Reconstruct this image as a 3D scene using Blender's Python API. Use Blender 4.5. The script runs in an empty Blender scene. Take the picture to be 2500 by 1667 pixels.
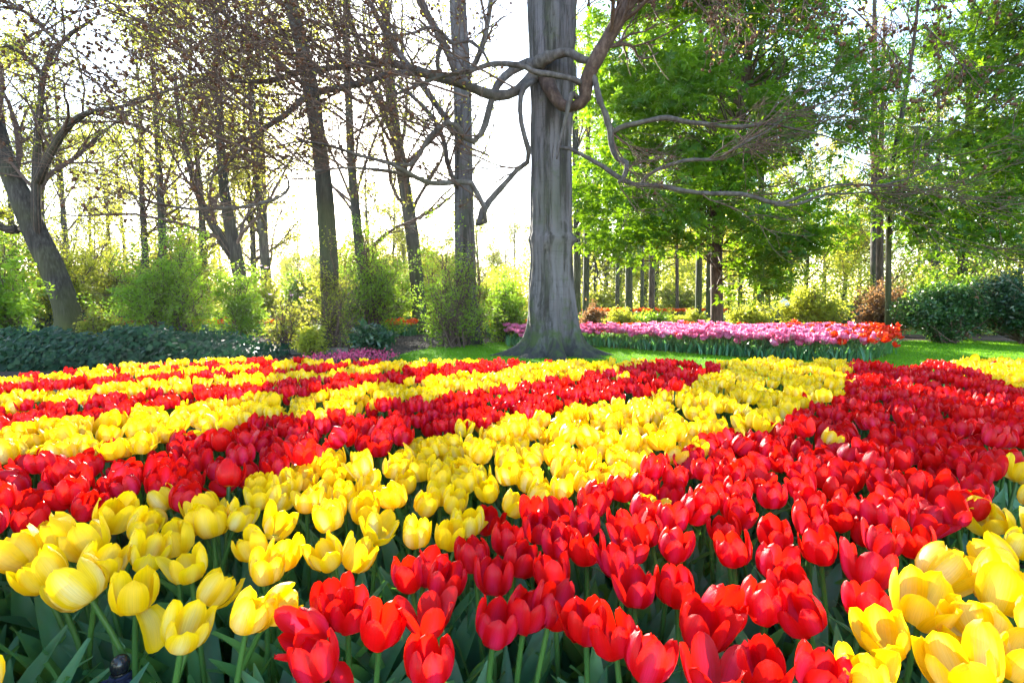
import bpy, math, random
import numpy as np
from mathutils import Vector, Matrix, Quaternion
R = math.radians
sc = bpy.context.scene
COL = sc.collection

# ------------------------------------------------------------------ camera, sky, sun, exposure
CAMZ, PITCH, FPX = 0.90, R(4.5), 1250.0
cam = bpy.data.cameras.new('camera'); cam.lens = 18.0; cam.sensor_width = 36.0
cam.clip_start = 0.02; cam.clip_end = 2000
camo = bpy.data.objects.new('camera', cam); COL.objects.link(camo)
camo.location = (0, 0, CAMZ); camo.rotation_euler = (R(90) - PITCH, 0, 0)
sc.camera = camo
SUN_EL, SUN_AZ = R(16), R(-18)          # azimuth measured from +Y (view), negative = towards the left
world = bpy.data.worlds.new("World"); sc.world = world; world.use_nodes = True
wn = world.node_tree.nodes; wl = world.node_tree.links
bg = wn['Background']; bg.inputs['Strength'].default_value = 0.15
sky = wn.new('ShaderNodeTexSky'); sky.sky_type = 'NISHITA'; sky.sun_disc = False
sky.sun_elevation = SUN_EL; sky.sun_rotation = SUN_AZ
sky.air_density = 1.0; sky.dust_density = 0.4; sky.ozone_density = 1.0
wl.new(sky.outputs[0], bg.inputs['Color'])
sl = bpy.data.lights.new('sun', 'SUN'); sl.energy = 5.0; sl.angle = R(0.5); sl.color = (1.0, 0.93, 0.80)
so = bpy.data.objects.new('sun', sl); COL.objects.link(so)
sdir = Vector((math.sin(SUN_AZ) * math.cos(SUN_EL), math.cos(SUN_AZ) * math.cos(SUN_EL), math.sin(SUN_EL)))
so.rotation_euler = sdir.to_track_quat('Z', 'Y').to_euler(); so.location = (-5, 20, 12)
sc.view_settings.view_transform = 'Standard'; sc.view_settings.look = 'None'
sc.view_settings.exposure = 2.7; sc.view_settings.gamma = 1.0
sc.cycles.max_bounces = 7; sc.cycles.diffuse_bounces = 3; sc.cycles.glossy_bounces = 2
sc.cycles.transmission_bounces = 5; sc.cycles.transparent_max_bounces = 6

# ------------------------------------------------------------------ pixel (2500 x 1667 photo) -> space
CT, ST = math.cos(PITCH), math.sin(PITCH)
def ray(x, y):
    a = (x - 1250) / FPX; b = -(y - 833.5) / FPX
    return np.array([a, CT + b * ST, -ST + b * CT])
def P(x, y, d):
    r = ray(x, y); return np.array([0, 0, CAMZ]) + r * (d / r[1])
def PX(p):
    p = np.asarray(p, float); q = p - np.array([0, 0, CAMZ])
    f = q[..., 1] * CT - q[..., 2] * ST; u = q[..., 1] * ST + q[..., 2] * CT
    return 1250 + FPX * q[..., 0] / f, 833.5 - FPX * u / f
def H(y):
    return np.interp(y, [-5, 0, 4, 9.5, 14, 60, 400], [.0, .02, .116, .116, .03, -.12, -.12])
def GND(x, y):                       # the point of the ground seen at a pixel
    r = ray(x, y); d = 2.0
    for _ in range(40):
        p = np.array([0, 0, CAMZ]) + r * (d / r[1]); g = float(H(d))
        d = max(.3, min(300, d + (p[2] - g) / max(.02, -r[2] / r[1])* .6))
    return np.array([p[0], p[1], g])
def ONG(x, d):
    q = P(x, 780, d); return np.array([q[0], d, float(H(d))])

# ------------------------------------------------------------------ mesh helpers
def link(name, me, m=None, parent=None):
    o = bpy.data.objects.new(name, me); COL.objects.link(o)
    if m is not None: me.materials.append(m)
    if parent is not None: o.parent = parent
    return o
def mesh(name, V, F, attrs=None, smooth=True):
    """V (n,3); F list of int arrays (k,3) or (k,4)"""
    V = np.asarray(V, np.float32); F = [f for f in F if len(f)]
    me = bpy.data.meshes.new(name)
    me.vertices.add(len(V)); me.vertices.foreach_set('co', V.ravel())
    li = np.concatenate([np.asarray(f, np.int32).ravel() for f in F])
    lt = np.concatenate([np.full(len(f), f.shape[1], np.int32) for f in F])
    ls = np.concatenate([[0], np.cumsum(lt)[:-1]]).astype(np.int32)
    me.loops.add(len(li)); me.loops.foreach_set('vertex_index', li)
    me.polygons.add(len(lt)); me.polygons.foreach_set('loop_start', ls); me.polygons.foreach_set('loop_total', lt)
    me.polygons.foreach_set('use_smooth', np.full(len(lt), smooth))
    for k, v in (attrs or {}).items():
        a = me.attributes.new(k, 'FLOAT', 'POINT'); a.data.foreach_set('value', np.asarray(v, np.float32).ravel())
    me.update(calc_edges=True); me.validate()
    return me
class MB:
    """collects pieces of one mesh"""
    def __init__(s): s.V = []; s.F = []; s.n = 0; s.A = {}
    def add(s, V, F, **attrs):
        V = np.asarray(V, float).reshape(-1, 3)
        for f in F: s.F.append(np.asarray(f) + s.n)
        s.V.append(V)
        for k, v in attrs.items(): s.A.setdefault(k, []).append(np.broadcast_to(np.asarray(v, float), (len(V),)))
        s.n += len(V)
    def build(s, name, m, parent=None, origin=(0, 0, 0), smooth=True):
        V = np.concatenate(s.V) - np.asarray(origin)
        q = [f for f in s.F if f.shape[1] == 4]; t = [f for f in s.F if f.shape[1] == 3]
        F = ([np.concatenate(q)] if q else []) + ([np.concatenate(t)] if t else [])
        A = {k: np.concatenate(v) for k, v in s.A.items()}
        A = {k: v for k, v in A.items() if len(v) == len(V)}
        return link(name, mesh(name, V, F, A, smooth), m, parent)
    def tubes(s, Pt, Rd, n=5, cap=False):
        """Pt (k,m,3), Rd (k,m)"""
        Pt = np.asarray(Pt, float); Rd = np.asarray(Rd, float)
        if Pt.ndim == 2: Pt = Pt[None]; Rd = Rd[None]
        k, m, _ = Pt.shape
        T = np.gradient(Pt, axis=1); T /= np.linalg.norm(T, axis=2, keepdims=True) + 1e-9
        mt = np.abs(T.mean(1)); ax = np.argmin(mt, axis=1); ref = np.eye(3)[ax][:, None, :]
        N1 = np.cross(T, np.broadcast_to(ref, T.shape)); N1 /= np.linalg.norm(N1, axis=2, keepdims=True) + 1e-9
        N2 = np.cross(T, N1)
        an = np.linspace(0, 2 * np.pi, n, endpoint=False)
        V = Pt[:, :, None, :] + Rd[:, :, None, None] * (np.cos(an)[None, None, :, None] * N1[:, :, None, :] + np.sin(an)[None, None, :, None] * N2[:, :, None, :])
        idx = np.arange(k * m * n).reshape(k, m, n)
        a = idx[:, :-1, :]; b = idx[:, 1:, :]
        F = np.stack([a, np.roll(a, -1, 2), np.roll(b, -1, 2), b], -1).reshape(-1, 4)
        Fs = [F]
        if cap:
            e = idx[:, -1, :]; c = idx[:, 0, ::-1]
            for q in (e, c):
                for j in range(1, n - 1): Fs.append(np.stack([q[:, 0], q[:, j], q[:, j + 1]], -1))
        s.add(V.reshape(-1, 3), Fs)
def grid_faces(nr, nc, wrap=False):
    i = np.arange(nr * nc).reshape(nr, nc)
    if wrap:
        a = i[:-1]; b = i[1:]
        return np.stack([a, np.roll(a, -1, 1), np.roll(b, -1, 1), b], -1).reshape(-1, 4)
    return np.stack([i[:-1, :-1], i[:-1, 1:], i[1:, 1:], i[1:, :-1]], -1).reshape(-1, 4)
def smooth_path(pts, m=24):
    """Catmull-Rom through pts (k,c) -> (m,c)"""
    p = np.asarray(pts, float); k = len(p)
    if k == 2: return p[0] + (p[1] - p[0]) * np.linspace(0, 1, m)[:, None]
    q = np.concatenate([[2 * p[0] - p[1]], p, [2 * p[-1] - p[-2]]])
    dl = np.linalg.norm(np.diff(p[:, :3], axis=0), axis=1); cu = np.concatenate([[0], np.cumsum(dl)]); cu /= cu[-1]
    t = np.linspace(0, 1, m); s = np.clip(np.searchsorted(cu, t, 'right') - 1, 0, k - 2)
    u = ((t - cu[s]) / (cu[s + 1] - cu[s] + 1e-12))[:, None]
    a, b, c, d = q[s], q[s + 1], q[s + 2], q[s + 3]
    return .5 * ((2 * b) + (c - a) * u + (2 * a - 5 * b + 4 * c - d) * u**2 + (3 * b - a - 3 * c + d) * u**3)
def unit(v): return v / (np.linalg.norm(v, axis=-1, keepdims=True) + 1e-9)
def spawn(rng, Pt, Rd, n, t0=.15, t1=1., ang=(25, 65), ln=(.25, .5), m=6, wander=.25, bias=(0, 0, .0), rf=.6, rmin=.002, tip=.3, absl=False, perpz=1.):
    """n children on every parent polyline; returns (k*n,m,3),(k*n,m)"""
    k, mp, _ = Pt.shape; N = k * n
    idx = np.repeat(np.arange(k), n); t = rng.uniform(t0, t1, N)
    f = t * (mp - 1); i = np.minimum(f.astype(int), mp - 2); u = (f - i)[:, None]
    p = Pt[idx, i] * (1 - u) + Pt[idx, i + 1] * u
    r = Rd[idx, i] * (1 - u[:, 0]) + Rd[idx, i + 1] * u[:, 0]
    T = unit(Pt[idx, i + 1] - Pt[idx, i])
    w = rng.normal(size=(N, 3)); w[:, 2] *= perpz
    w = unit(w - (w * T).sum(1, keepdims=True) * T)
    a = np.radians(rng.uniform(ang[0], ang[1], N))[:, None]
    D = unit(np.cos(a) * T + np.sin(a) * w + np.asarray(bias))
    PL = np.linalg.norm(np.diff(Pt, axis=1), axis=2).sum(1)[idx]
    L = rng.uniform(ln[0], ln[1], N) * (1 if absl else PL * (1.15 - .6 * t))
    out = np.zeros((N, m, 3)); out[:, 0] = p
    for j in range(1, m):
        D = unit(D + wander * rng.normal(size=(N, 3)) + np.asarray(bias) * .35)
        out[:, j] = out[:, j - 1] + D * (L / (m - 1))[:, None]
    r0 = np.maximum(r * rf, rmin)
    return out, np.maximum(r0[:, None] * np.linspace(1, tip, m)[None], rmin * .5)
def along(rng, Pt, n, t0=.2, t1=1., jit=.03):
    k, mp, _ = Pt.shape; idx = np.repeat(np.arange(k), n); t = rng.uniform(t0, t1, k * n)
    f = t * (mp - 1); i = np.minimum(f.astype(int), mp - 2); u = (f - i)[:, None]
    return Pt[idx, i] * (1 - u) + Pt[idx, i + 1] * u + rng.normal(size=(k * n, 3)) * jit
def leaves(mb, rng, pos, size, asp=.5, up=.5, droop=0., fold=.0):
    N = len(pos); L = rng.uniform(size[0], size[1], N)[:, None]
    n = unit(rng.normal(size=(N, 3)) + np.array([0, 0, up])); a = rng.normal(size=(N, 3)); a[:, 2] = a[:, 2] * .6 - droop
    a = unit(a - (a * n).sum(1, keepdims=True) * n); s = np.cross(n, a)
    W = L * asp * .5
    V = np.stack([pos, pos + a * L * .45 + s * W + n * W * fold, pos + a * L, pos + a * L * .45 - s * W + n * W * fold], 1)
    F = np.arange(N * 4).reshape(N, 4)
    if fold: F = [F[:, [0, 1, 2]], F[:, [0, 2, 3]]]
    else: F = [F]
    mb.add(V.reshape(-1, 3), F, rnd=np.repeat(rng.random(N), 4))
def palmate(mb, rng, pos, size, nl=6):
    """drooping hand-shaped leaves of nl leaflets"""
    N = len(pos); L = rng.uniform(size[0], size[1], N)
    n = unit(rng.normal(size=(N, 3)) * .55 + np.array([0, 0, 1.]))
    a = rng.normal(size=(N, 3)); a = unit(a - (a * n).sum(1, keepdims=True) * n); s = np.cross(n, a)
    rn = rng.random(N)
    for j in range(nl):
        ph = np.radians(-115 + 230 * j / (nl - 1)) + rng.normal(size=N) * .1
        d = np.cos(ph)[:, None] * a + np.sin(ph)[:, None] * s
        sd = -np.sin(ph)[:, None] * a + np.cos(ph)[:, None] * s
        l = (L * (1 - .35 * abs(j - (nl - 1) / 2) / (nl / 2)))[:, None]
        dr = n * l * rng.uniform(.15, .45, N)[:, None]
        V = np.stack([pos, pos + d * l * .62 + sd * l * .17 - dr * .35, pos + d * l - dr, pos + d * l * .62 - sd * l * .17 - dr * .35], 1)
        mb.add(V.reshape(-1, 3), [np.arange(N * 4).reshape(N, 4)], rnd=np.repeat(rn, 4))

def tag(o, label=None, cat=None, group=None, kind=None):
    if label: o['label'] = label
    if cat: o['category'] = cat
    if group: o['group'] = group
    if kind: o['kind'] = kind
    return o
def root(name, loc, label, cat, group=None):
    o = bpy.data.objects.new(name, None); COL.objects.link(o); o.location = [float(c) for c in loc]; o.empty_display_size = .1
    return tag(o, label, cat, group)

# ------------------------------------------------------------------ materials
def nm(name):
    m = bpy.data.materials.new(name); m.use_nodes = True
    nt = m.node_tree; nt.nodes.clear()
    out = nt.nodes.new('ShaderNodeOutputMaterial')
    return m, nt, out
def N(nt, t, **kw):
    n = nt.nodes.new('ShaderNode' + t)
    for k, v in kw.items():
        if hasattr(n, k) and k not in n.inputs: setattr(n, k, v)
        else: n.inputs[k].default_value = v
    return n
def ramp(nt, stops):
    n = nt.nodes.new('ShaderNodeValToRGB'); e = n.color_ramp.elements
    while len(e) < len(stops): e.new(.5)
    for x, (p, c) in zip(e, stops): x.position = p; x.color = (*c, 1)
    return n
def attr(nt, name):
    n = nt.nodes.new('ShaderNodeAttribute'); n.attribute_name = name; return n
def leaf_mat(name, cols, tcol, tf=.5, rough=.45, spec=.4):
    m, nt, out = nm(name); L = nt.links.new
    a = attr(nt, 'rnd'); r = ramp(nt, [(i / (len(cols) - 1), c) for i, c in enumerate(cols)])
    L(a.outputs['Fac'], r.inputs[0])
    p = N(nt, 'BsdfPrincipled', Roughness=rough); p.inputs['Specular IOR Level'].default_value = spec
    L(r.outputs[0], p.inputs['Base Color'])
    mx = N(nt, 'Mix', data_type='RGBA'); mx.inputs[0].default_value = .75
    L(r.outputs[0], mx.inputs[6]); mx.inputs[7].default_value = (*tcol, 1)
    t = N(nt, 'BsdfTranslucent'); L(mx.outputs[2], t.inputs['Color'])
    s = N(nt, 'MixShader'); s.inputs[0].default_value = tf
    L(p.outputs[0], s.inputs[1]); L(t.outputs[0], s.inputs[2]); L(s.outputs[0], out.inputs[0])
    return m
def bark_mat(name, c, scale=6., stretch=.12, bump=.4, moss=None, mossz=(0, 2.), rough=.85):
    m, nt, out = nm(name); L = nt.links.new
    tc = N(nt, 'TexCoord'); mp = N(nt, 'Mapping'); mp.inputs['Scale'].default_value = (scale, scale, scale * stretch)
    L(tc.outputs['Object'], mp.inputs[0])
    n1 = N(nt, 'TexNoise', Scale=1.6, Detail=8., Roughness=.65); L(mp.outputs[0], n1.inputs['Vector'])
    r = ramp(nt, [(.3, c[0]), (.5, c[1]), (.68, c[2])]); L(n1.outputs[0], r.inputs[0])
    col = r.outputs[0]
    n2 = N(nt, 'TexNoise', Scale=1.1, Detail=4.); L(tc.outputs['Object'], n2.inputs['Vector'])
    if moss:
        sx = N(nt, 'SeparateXYZ'); L(tc.outputs['Object'], sx.inputs[0])
        mr = N(nt, 'MapRange'); L(sx.outputs[2], mr.inputs[0])
        mr.inputs[1].default_value = mossz[0]; mr.inputs[2].default_value = mossz[1]; mr.inputs[3].default_value = .9; mr.inputs[4].default_value = .0
        ad = N(nt, 'Math', operation='MULTIPLY_ADD'); L(n2.outputs[0], ad.inputs[0]); ad.inputs[1].default_value = 1.6; ad.inputs[2].default_value = -.8
        a2 = N(nt, 'Math', operation='ADD', use_clamp=True); L(ad.outputs[0], a2.inputs[0]); L(mr.outputs[0], a2.inputs[1])
        mx = N(nt, 'Mix', data_type='RGBA'); L(a2.outputs[0], mx.inputs[0]); L(col, mx.inputs[6]); mx.inputs[7].default_value = (*moss, 1)
        col = mx.outputs[2]
    p = N(nt, 'BsdfPrincipled', Roughness=rough); L(col, p.inputs['Base Color']); p.inputs['Specular IOR Level'].default_value = .25
    b = N(nt, 'Bump', Strength=bump, Distance=.02); L(n1.outputs[0], b.inputs['Height']); L(b.outputs[0], p.inputs['Normal'])
    L(p.outputs[0], out.inputs[0])
    return m
def flat_mat(name, c, rough=.6, spec=.4):
    m, nt, out = nm(name); p = N(nt, 'BsdfPrincipled', Roughness=rough)
    n1 = N(nt, 'TexNoise', Scale=30., Detail=5.); tc = N(nt, 'TexCoord'); nt.links.new(tc.outputs['Object'], n1.inputs['Vector'])
    r = ramp(nt, [(.3, tuple(x * .75 for x in c)), (.7, tuple(min(1, x * 1.2) for x in c))]); nt.links.new(n1.outputs[0], r.inputs[0])
    nt.links.new(r.outputs[0], p.inputs['Base Color']); p.inputs['Specular IOR Level'].default_value = spec
    nt.links.new(p.outputs[0], out.inputs[0]); return m
def petal_mat(name, mid, edge, flame_sheen, basecol, tcol, tf=.45, flame_sheen_amt=.8, rough=.35):
    m, nt, out = nm(name); L = nt.links.new
    pu, pv, rn = attr(nt, 'pu'), attr(nt, 'pv'), attr(nt, 'rnd')
    oi = N(nt, 'ObjectInfo')
    # streaky flame up the middle of each petal; on reds partly painted sky sheen
    ab = N(nt, 'Math', operation='ABSOLUTE'); L(pu.outputs['Fac'], ab.inputs[0])
    cx = N(nt, 'CombineXYZ'); L(pu.outputs['Fac'], cx.inputs[0]); L(pv.outputs['Fac'], cx.inputs[1]); L(rn.outputs['Fac'], cx.inputs[2])
    mp = N(nt, 'Mapping'); mp.inputs['Scale'].default_value = (9, 1.2, 20); L(cx.outputs[0], mp.inputs[0])
    no = N(nt, 'TexNoise', Scale=1.3, Detail=4.); L(mp.outputs[0], no.inputs['Vector'])
    e1 = N(nt, 'Math', operation='MULTIPLY_ADD'); L(no.outputs[0], e1.inputs[0]); e1.inputs[1].default_value = .7; L(ab.outputs[0], e1.inputs[2])
    r1 = N(nt, 'MapRange'); L(e1.outputs[0], r1.inputs[0]); r1.inputs[1].default_value = .95; r1.inputs[2].default_value = .35; r1.inputs[4].default_value = flame_sheen_amt
    r2 = N(nt, 'MapRange'); L(pv.outputs['Fac'], r2.inputs[0]); r2.inputs[1].default_value = .98; r2.inputs[2].default_value = .5
    mu = N(nt, 'Math', operation='MULTIPLY', use_clamp=True); L(r1.outputs[0], mu.inputs[0]); L(r2.outputs[0], mu.inputs[1])
    va = N(nt, 'Math', operation='ADD'); L(rn.outputs['Fac'], va.inputs[0]); L(oi.outputs['Random'], va.inputs[1])
    vf = N(nt, 'Math', operation='FRACT'); L(va.outputs[0], vf.inputs[0])
    mu2 = N(nt, 'Math', operation='MULTIPLY', use_clamp=True); L(mu.outputs[0], mu2.inputs[0]); L(vf.outputs[0], mu2.inputs[1])
    mxe = N(nt, 'Mix', data_type='RGBA'); L(vf.outputs[0], mxe.inputs[0]); mxe.inputs[6].default_value = (*mid, 1); mxe.inputs[7].default_value = (*edge, 1)
    ms_ = N(nt, 'Mapping'); ms_.inputs['Scale'].default_value = (34, 1.6, 30); L(cx.outputs[0], ms_.inputs[0])
    vein = N(nt, 'TexNoise', Scale=1., Detail=3.); L(ms_.outputs[0], vein.inputs['Vector'])
    vr = N(nt, 'MapRange'); L(vein.outputs[0], vr.inputs[0]); vr.inputs[1].default_value = .3; vr.inputs[2].default_value = .7; vr.inputs[3].default_value = .82; vr.inputs[4].default_value = 1.08
    mx0 = N(nt, 'Mix', data_type='RGBA'); L(mu2.outputs[0], mx0.inputs[0]); L(mxe.outputs[2], mx0.inputs[6]); mx0.inputs[7].default_value = (*flame_sheen, 1)
    mx = N(nt, 'Mix', data_type='RGBA', blend_type='MULTIPLY'); mx.inputs[0].default_value = 1.; L(mx0.outputs[2], mx.inputs[6]); L(vr.outputs[0], mx.inputs[7])
    rb = N(nt, 'MapRange'); L(pv.outputs['Fac'], rb.inputs[0]); rb.inputs[1].default_value = .10; rb.inputs[2].default_value = .03
    mb_ = N(nt, 'Mix', data_type='RGBA'); L(rb.outputs[0], mb_.inputs[0]); L(mx.outputs[2], mb_.inputs[6]); mb_.inputs[7].default_value = (*basecol, 1)
    p = N(nt, 'BsdfPrincipled', Roughness=rough); p.inputs['Specular IOR Level'].default_value = .3
    L(mb_.outputs[2], p.inputs['Base Color'])
    bp = N(nt, 'Bump', Strength=.25, Distance=.004); L(vein.outputs[0], bp.inputs['Height']); L(bp.outputs[0], p.inputs['Normal'])
    mt = N(nt, 'Mix', data_type='RGBA'); mt.inputs[0].default_value = .6; L(mb_.outputs[2], mt.inputs[6]); mt.inputs[7].default_value = (*tcol, 1)
    t = N(nt, 'BsdfTranslucent'); L(mt.outputs[2], t.inputs['Color'])
    s = N(nt, 'MixShader'); s.inputs[0].default_value = tf
    L(p.outputs[0], s.inputs[1]); L(t.outputs[0], s.inputs[2]); L(s.outputs[0], out.inputs[0])
    return m
def ground_mat(name, c, scale=3., bump=.5, bdist=.03):
    m, nt, out = nm(name); L = nt.links.new
    tc = N(nt, 'TexCoord'); n1 = N(nt, 'TexNoise', Scale=scale * 12, Detail=8., Roughness=.7); n2 = N(nt, 'TexNoise', Scale=scale * .35, Detail=4.)
    L(tc.outputs['Object'], n1.inputs['Vector']); L(tc.outputs['Object'], n2.inputs['Vector'])
    mm = N(nt, 'Math', operation='MULTIPLY_ADD'); L(n1.outputs[0], mm.inputs[0]); mm.inputs[1].default_value = .6
    m2 = N(nt, 'Math', operation='MULTIPLY'); L(n2.outputs[0], m2.inputs[0]); m2.inputs[1].default_value = .4; L(m2.outputs[0], mm.inputs[2])
    r = ramp(nt, [(.35, c[0]), (.5, c[1]), (.66, c[2])]); L(mm.outputs[0], r.inputs[0])
    p = N(nt, 'BsdfPrincipled', Roughness=.95); p.inputs['Specular IOR Level'].default_value = .1; L(r.outputs[0], p.inputs['Base Color'])
    b = N(nt, 'Bump', Strength=bump, Distance=bdist); L(n1.outputs[0], b.inputs['Height']); L(b.outputs[0], p.inputs['Normal'])
    L(p.outputs[0], out.inputs[0]); return m

M = {}
M['soil'] = ground_mat('soil', [(.02, .014, .010), (.055, .038, .028), (.13, .09, .065)], 4.)
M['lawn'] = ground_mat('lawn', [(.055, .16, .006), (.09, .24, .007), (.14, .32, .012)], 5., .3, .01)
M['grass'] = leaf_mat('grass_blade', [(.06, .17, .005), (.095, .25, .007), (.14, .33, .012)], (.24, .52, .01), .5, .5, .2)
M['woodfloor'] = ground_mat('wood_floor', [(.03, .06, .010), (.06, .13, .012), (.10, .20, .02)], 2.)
M['path'] = ground_mat('path', [(.22, .19, .16), (.3, .27, .23), (.38, .35, .3)], 3., .1)
def beech_mat():
    m, nt, out = nm('beech_bark'); L = nt.links.new
    tc = N(nt, 'TexCoord')
    def noise(sc_, scale, det=6., rough=.6):
        mp = N(nt, 'Mapping'); mp.inputs['Scale'].default_value = sc_; L(tc.outputs['Object'], mp.inputs[0])
        n = N(nt, 'TexNoise', Scale=scale, Detail=det, Roughness=rough); L(mp.outputs[0], n.inputs['Vector']); return n.outputs[0]
    def mixc(f, a, b):
        x = N(nt, 'Mix', data_type='RGBA'); L(f, x.inputs[0]) if not isinstance(f, float) else None
        for i, c in ((6, a), (7, b)):
            if isinstance(c, tuple): x.inputs[i].default_value = (*c, 1)
            else: L(c, x.inputs[i])
        return x.outputs[2]
    def mr(v, a, b, lo=0., hi=1.):
        x = N(nt, 'MapRange'); L(v, x.inputs[0])
        for i, c in enumerate((a, b, lo, hi)): x.inputs[i + 1].default_value = c
        return x.outputs[0]
    fine = noise((6, 6, 2.6), 2.2, 10., .75); strip = noise((5, 5, .42), 1.5, 6.); patch = noise((1, 1, .35), 1.7, 3.); cr = noise((9, 9, .30), 1.1, 7., .55); blot = noise((1, 1, 1), 5., 7., .7)
    r = ramp(nt, [(.3, (.022, .020, .020)), (.48, (.062, .055, .056)), (.7, (.125, .113, .116))]); L(fine, r.inputs[0])
    c = mixc(mr(strip, .46, .56), r.outputs[0], (.125, .112, .126))
    c = mixc(mr(strip, .46, .38), c, (.030, .026, .023))
    c = mixc(mr(patch, .52, .66, 0., .55), c, (.070, .054, .054))
    c = mixc(mr(patch, .46, .32, 0., .6), c, (.082, .088, .066))
    ca = N(nt, 'Math', operation='SUBTRACT'); L(cr, ca.inputs[0]); ca.inputs[1].default_value = .5
    cb = N(nt, 'Math', operation='ABSOLUTE'); L(ca.outputs[0], cb.inputs[0])
    crack = mr(cb.outputs[0], .014, .0, 0., .75)
    c = mixc(crack, c, (.045, .04, .038))
    c = mixc(mr(blot, .64, .72, 0., .7), c, (.155, .155, .15))
    sx_ = N(nt, 'SeparateXYZ'); L(tc.outputs['Object'], sx_.inputs[0])
    hz = mr(sx_.outputs[2], -.05, .95, .62, .0); ad = N(nt, 'Math', operation='ADD'); L(hz, ad.inputs[0]); L(mr(blot, .35, .65, -.35, .45), ad.inputs[1])
    c = mixc(mr(ad.outputs[0], .25, .75), c, (.055, .075, .024))
    hz2 = mr(sx_.outputs[2], -.05, .38, .8, .0); a2 = N(nt, 'Math', operation='ADD'); L(hz2, a2.inputs[0]); L(mr(strip, .35, .65, -.4, .4), a2.inputs[1])
    c = mixc(mr(a2.outputs[0], .35, .7), c, (.040, .036, .034))
    lent = noise((1.2, 1.2, 26), 1.4, 5., .6); c = mixc(mr(lent, .60, .72, 0., .45), c, (.035, .031, .028))
    p = N(nt, 'BsdfPrincipled', Roughness=.8); L(c, p.inputs['Base Color']); p.inputs['Specular IOR Level'].default_value = .25
    hs = N(nt, 'Math', operation='MULTIPLY_ADD'); L(crack, hs.inputs[0]); hs.inputs[1].default_value = -1.2; L(fine, hs.inputs[2])
    h2 = N(nt, 'Math', operation='MULTIPLY_ADD'); L(strip, h2.inputs[0]); h2.inputs[1].default_value = 1.; L(hs.outputs[0], h2.inputs[2])
    b = N(nt, 'Bump', Strength=.7, Distance=.02); L(h2.outputs[0], b.inputs['Height']); L(b.outputs[0], p.inputs['Normal'])
    L(p.outputs[0], out.inputs[0]); return m
M['beech'] = beech_mat()
M['limb'] = bark_mat('beech_limb_bark', [(.036, .030, .030), (.078, .066, .066), (.14, .122, .122)], 9., .5, .5, (.08, .08, .035), (-10., -9.))
M['limb_brown'] = bark_mat('brown_limb_bark', [(.03, .02, .017), (.075, .046, .038), (.14, .095, .08)], 9., .5, .5)
M['twig'] = bark_mat('twig_bark', [(.06, .036, .028), (.10, .062, .05), (.16, .105, .085)], 12., .8, .1)
M['husk'] = bark_mat('husk_brown', [(.05, .022, .012), (.11, .05, .03), (.2, .10, .06)], 40., 1., .3)
M['bark'] = bark_mat('grey_bark', [(.020, .018, .016), (.048, .042, .037), (.090, .080, .069)], 8., .15, .7, (.07, .09, .025), (-.2, 3.0))
M['oak'] = bark_mat('furrowed_bark', [(.012, .010, .009), (.038, .032, .028), (.080, .070, .063)], 14., .1, 1., (.08, .085, .02), (-.3, 2.2))
M['brown'] = bark_mat('brown_bark', [(.035, .025, .018), (.075, .052, .038), (.13, .095, .07)], 12., .2, .9)
M['chestnut'] = leaf_mat('chestnut_leaf', [(.016, .068, .014), (.030, .11, .015), (.06, .165, .016)], (.30, .52, .006), .48, .4, .4)
M['spring'] = leaf_mat('spring_leaf', [(.13, .18, .02), (.20, .25, .03), (.28, .31, .05)], (.70, .70, .05), .58, .5, .3)
M['fresh'] = leaf_mat('fresh_leaf', [(.055, .14, .016), (.09, .20, .02), (.15, .27, .03)], (.42, .64, .03), .55, .45, .35)
M['olive'] = leaf_mat('olive_leaf', [(.09, .14, .02), (.14, .19, .03), (.20, .20, .05)], (.58, .58, .05), .55, .5, .3)
M['ivy'] = leaf_mat('ivy_leaf', [(.006, .026, .011), (.012, .042, .017), (.026, .068, .026)], (.03, .10, .03), .15, .55, .18)
M['rhodo'] = leaf_mat('rhododendron_leaf', [(.010, .035, .015), (.018, .055, .022), (.03, .085, .035)], (.05, .13, .03), .2, .3, .6)
M['laurel'] = leaf_mat('laurel_leaf', [(.012, .045, .014), (.025, .08, .02), (.05, .12, .03)], (.12, .26, .03), .3, .33, .5)
M['redleaf'] = leaf_mat('bronze_leaf', [(.10, .05, .03), (.16, .08, .04), (.18, .14, .05)], (.42, .22, .08), .5, .5, .3)
M['larch'] = leaf_mat('russet_needle', [(.12, .05, .035), (.17, .075, .05), (.20, .11, .08)], (.4, .2, .14), .4, .6, .2)
M['bud'] = leaf_mat('yellow_bud', [(.16, .16, .03), (.25, .24, .05), (.32, .30, .08)], (.8, .74, .08), .58, .5, .3)
M['azalea'] = leaf_mat('azalea_flower', [(.45, .03, .12), (.6, .06, .18), (.65, .15, .28)], (.6, .06, .16), .35, .5, .3)
M['lilac'] = leaf_mat('magnolia_petal', [(.5, .36, .5), (.6, .46, .58), (.7, .55, .66)], (.7, .5, .65), .4, .5, .3)
M['tleaf'] = leaf_mat('tulip_leaf', [(.036, .135, .07), (.055, .185, .09), (.08, .23, .10)], (.22, .50, .03), .34, .36, .5)
M['tstem'] = leaf_mat('tulip_stem', [(.05, .14, .035), (.07, .18, .04), (.09, .22, .05)], (.16, .36, .04), .25, .4, .4)
M['red'] = petal_mat('red_petal', (.66, .002, .004), (.52, .001, .012), (.80, .03, .15), (.75, .45, .02), (1., .02, .0), .47, 1.2, .38)  # pink centre streak partly paints the cool sky reflection on waxy petals
M['yellow'] = petal_mat('yellow_petal', (.98, .62, .002), (.97, .70, .012), (.99, .85, .40), (.55, .58, .10), (1., .72, .0), .5, 1.3, .45)
M['pink'] = petal_mat('pink_petal', (.78, .12, .30), (.72, .22, .44), (.88, .52, .66), (.7, .6, .4), (.95, .25, .40), .4, 1.0, .45)
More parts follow.
